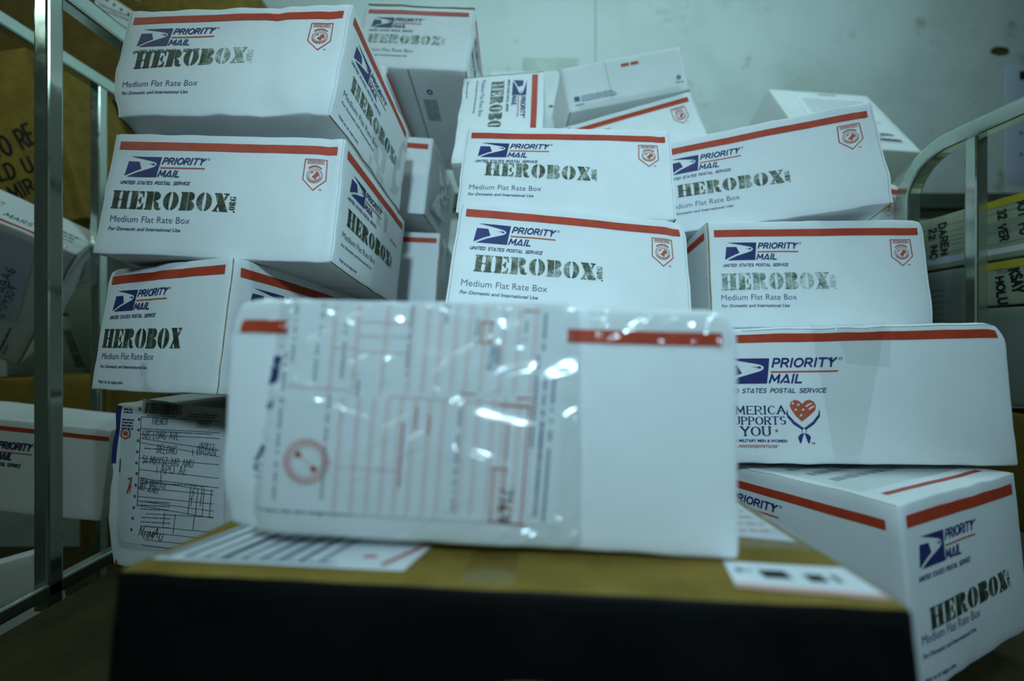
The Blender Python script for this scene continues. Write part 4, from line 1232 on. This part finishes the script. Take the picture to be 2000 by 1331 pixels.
b = Box('L2', 'white parcel lying tilted with a pale blue address sheet, left of the front post', 'parcel', bulge=(2, 1.5, 1), seed=251, name='taped_parcel', edge=1.0)
def turn(item, cx, cy):
    (V, F), m = item
    return ((np.c_[cx - (V[:, 1] - cy), cy + (V[:, 0] - cx)], F), m)
it = [turn(micro(277, 345, 20, 3.2, 3, 'black_ink'), 277, 20), turn(micro(284, 310, 18, 3, 4, 'thin_red_ink'), 284, 18), (fill([[(283, 296), (288, 300), (291, 292), (288, 286), (284, 288)], [(285, 294), (288, 297), (289, 292), (287, 289)]]), 'thin_red_ink')]
b.carton([('front', it), ('top', [(quad(60, 6, 292, 13), 'red_ink'), (hand('MARS', (195, 26), (232, 26), 12, 1.4), 'black_ink')] + [micro(100, 180, 24 + i * 10, 4, i, 'slate_ink') for i in range(5)] + [micro(245, 290, 32 + i * 12, 4, 9 + i, 'slate_ink') for i in range(3)]),
          ('right', [(hand('NAMPU', (70, 250), (100, 170), 26, 2.4), 'black_ink')])], 'white_board', 3, 'R', raw=('bottom', 'top'), front_raw='R', cell=9)
it = [(hand('YABA6', (246, 150), (247, 226), 13, 1.5, .12), 'black_ink'), (hand('12-09309', (259, 100), (260, 188), 11, 1.4, .12), 'black_ink')]
b.sheet('address_sheet', [(120, 292), (257, 296), (278, 110), (120, 90)], 'front', .8, 'blue_paper', it, (16, 14), .8, 60)
b.sheet('packing_tape', [(240, 60), (309, 60), (309, 2), (240, 2)], 'top', 1.4, 'clear_tape', (), (16, 14), 3.0, 24, 5)

b = Box('L3', 'grey parcel with a slanted barcode label, deep behind the left posts', 'parcel', seed=261, name='taped_parcel')
b.carton([], 'grey_board', 3, '', cell=16)
it = [barcode((150, 120), (36, -98), (22, 3), 4), (ribbon([(158, 160), (212, 4)], .9), 'black_ink')] + [(ribbon([(122 + 14 * i, 150), (172 + 12 * i, 8)], .5), 'slate_ink') for i in range(2)] + [(quad(146, 158, 166, 165), 'black_ink')]
b.sheet('barcode_label', [(112, 172), (162, 166), (214, 3), (112, 3)], 'front', .8, 'tray_board', it, (12, 14), .4, 40)

b = Box('L3b', 'white mailing box with red stripe, in deep shade behind the left rear post', 'box', seed=271)
b.carton([('front', [(quad(0, 128, 280, 139), 'red_ink')])], 'white_board', 2.5, '', cell=14)

b = Box('L4', 'low brown carton lying on the striped box, left of the rear post', 'carton', seed=281, name='brown_carton')
b.carton([], 'kraft_board', 4, '', cell=14)

b = Box('L5', 'white mailing box with dark postal lettering cut by the frame edge, lower left', 'box', bulge=(2.5, 1, .5), seed=291)
b.carton([('front', [(quad(8, 131.5, 309, 138.5), 'red_ink')] + logo_block(72.5, -14.7, 1.0, 1.05, 12.5))], 'white_board', 3, '', cell=9)

b = Box('L7', 'pale box end on the deck at the lower left corner', 'box', seed=301)
b.carton([], 'white_board', 3, '', cell=14)

# ================================================================ THE TRAYS ON THE RIGHT
def tray(key, label, board, prints, band=True):
    b = Box(key, label, 'tray', 'mail trays beside the right post', name='mail_tray', bulge=(.8, .5, .3), seed=hash_(key))
    D = b.D
    it = list(prints)
    b.carton([('front', it)], board, 3, '', cell=12)
    if band:
        b.sheet('yellow_strap', [(0, D[2] - 1), (D[0], D[2] - 1), (D[0], D[2] - 14), (0, D[2] - 14)], 'front', .8, 'yellow_band', (), (12, 2))
    return b
hash_ = lambda k: sum(ord(c) for c in k)
rules = lambda w, ys, m='slate_ink': [(quad(3, y, w - 3, y + .7), m) for y in ys]
tray('T1', 'mail tray with yellow strap and marker writing, upper one right of the right post', 'tray_board',
     rules(300, (28, 46, 50, 54, 58, 62, 66, 82)) + [(hand('32 VER', (32, 86), (36, 32), 11, 3.2, .12), 'black_ink'), (hand('BOY FU', (62, 98), (64, 36), 12, 3.2, .12), 'black_ink'), (quad(2, 10, 298, 20), 'paper')])
tray('T2', 'mail tray with marker writing, left of the right post', 'tray_board',
     rules(300, (30, 44, 52, 60, 70, 84)) + [(hand('DAREN', (251, 90), (256, 26), 12, 3.6, .12), 'black_ink'), (hand('22 NO', (232, 84), (236, 20), 12, 3.6, .12), 'black_ink'), (quad(2, 10, 298, 22), 'blue_paper')], False)
tray('T3', 'mail tray with yellow strap and bold marker writing, second down right of the right post', 'tray_board',
     [(hand('KSAY', (50, 60), (56, 20), 13, 4.0, .1), 'black_ink'), (hand('HOLU', (30, 50), (34, 2), 11, 3.6, .1), 'black_ink'), micro(30, 56, 61, 1.6, 2, 'slate_ink'), micro(32, 52, 57, 1.6, 3, 'slate_ink')])
tray('T4', 'plain grey carton under the lettered tray, left of the right post', 'grey_board', [micro(236, 262, 100 - i * 12, 2, i, 'slate_ink') for i in range(6)], False)
tray('T5', 'plain grey carton below the yellow strapped trays at the right edge', 'grey_board', [], False)
b = Box('T6', 'brown carton at the far right beside the heart emblem box', 'carton', name='brown_carton', seed=9)
b.carton([], 'kraft_board', 3, '', cell=20)

# ================================================================ CARTONS STANDING BEHIND THE FRONT STACKS, WHICH CARRY THE REAR BOXES
def support(lo, hi, label):
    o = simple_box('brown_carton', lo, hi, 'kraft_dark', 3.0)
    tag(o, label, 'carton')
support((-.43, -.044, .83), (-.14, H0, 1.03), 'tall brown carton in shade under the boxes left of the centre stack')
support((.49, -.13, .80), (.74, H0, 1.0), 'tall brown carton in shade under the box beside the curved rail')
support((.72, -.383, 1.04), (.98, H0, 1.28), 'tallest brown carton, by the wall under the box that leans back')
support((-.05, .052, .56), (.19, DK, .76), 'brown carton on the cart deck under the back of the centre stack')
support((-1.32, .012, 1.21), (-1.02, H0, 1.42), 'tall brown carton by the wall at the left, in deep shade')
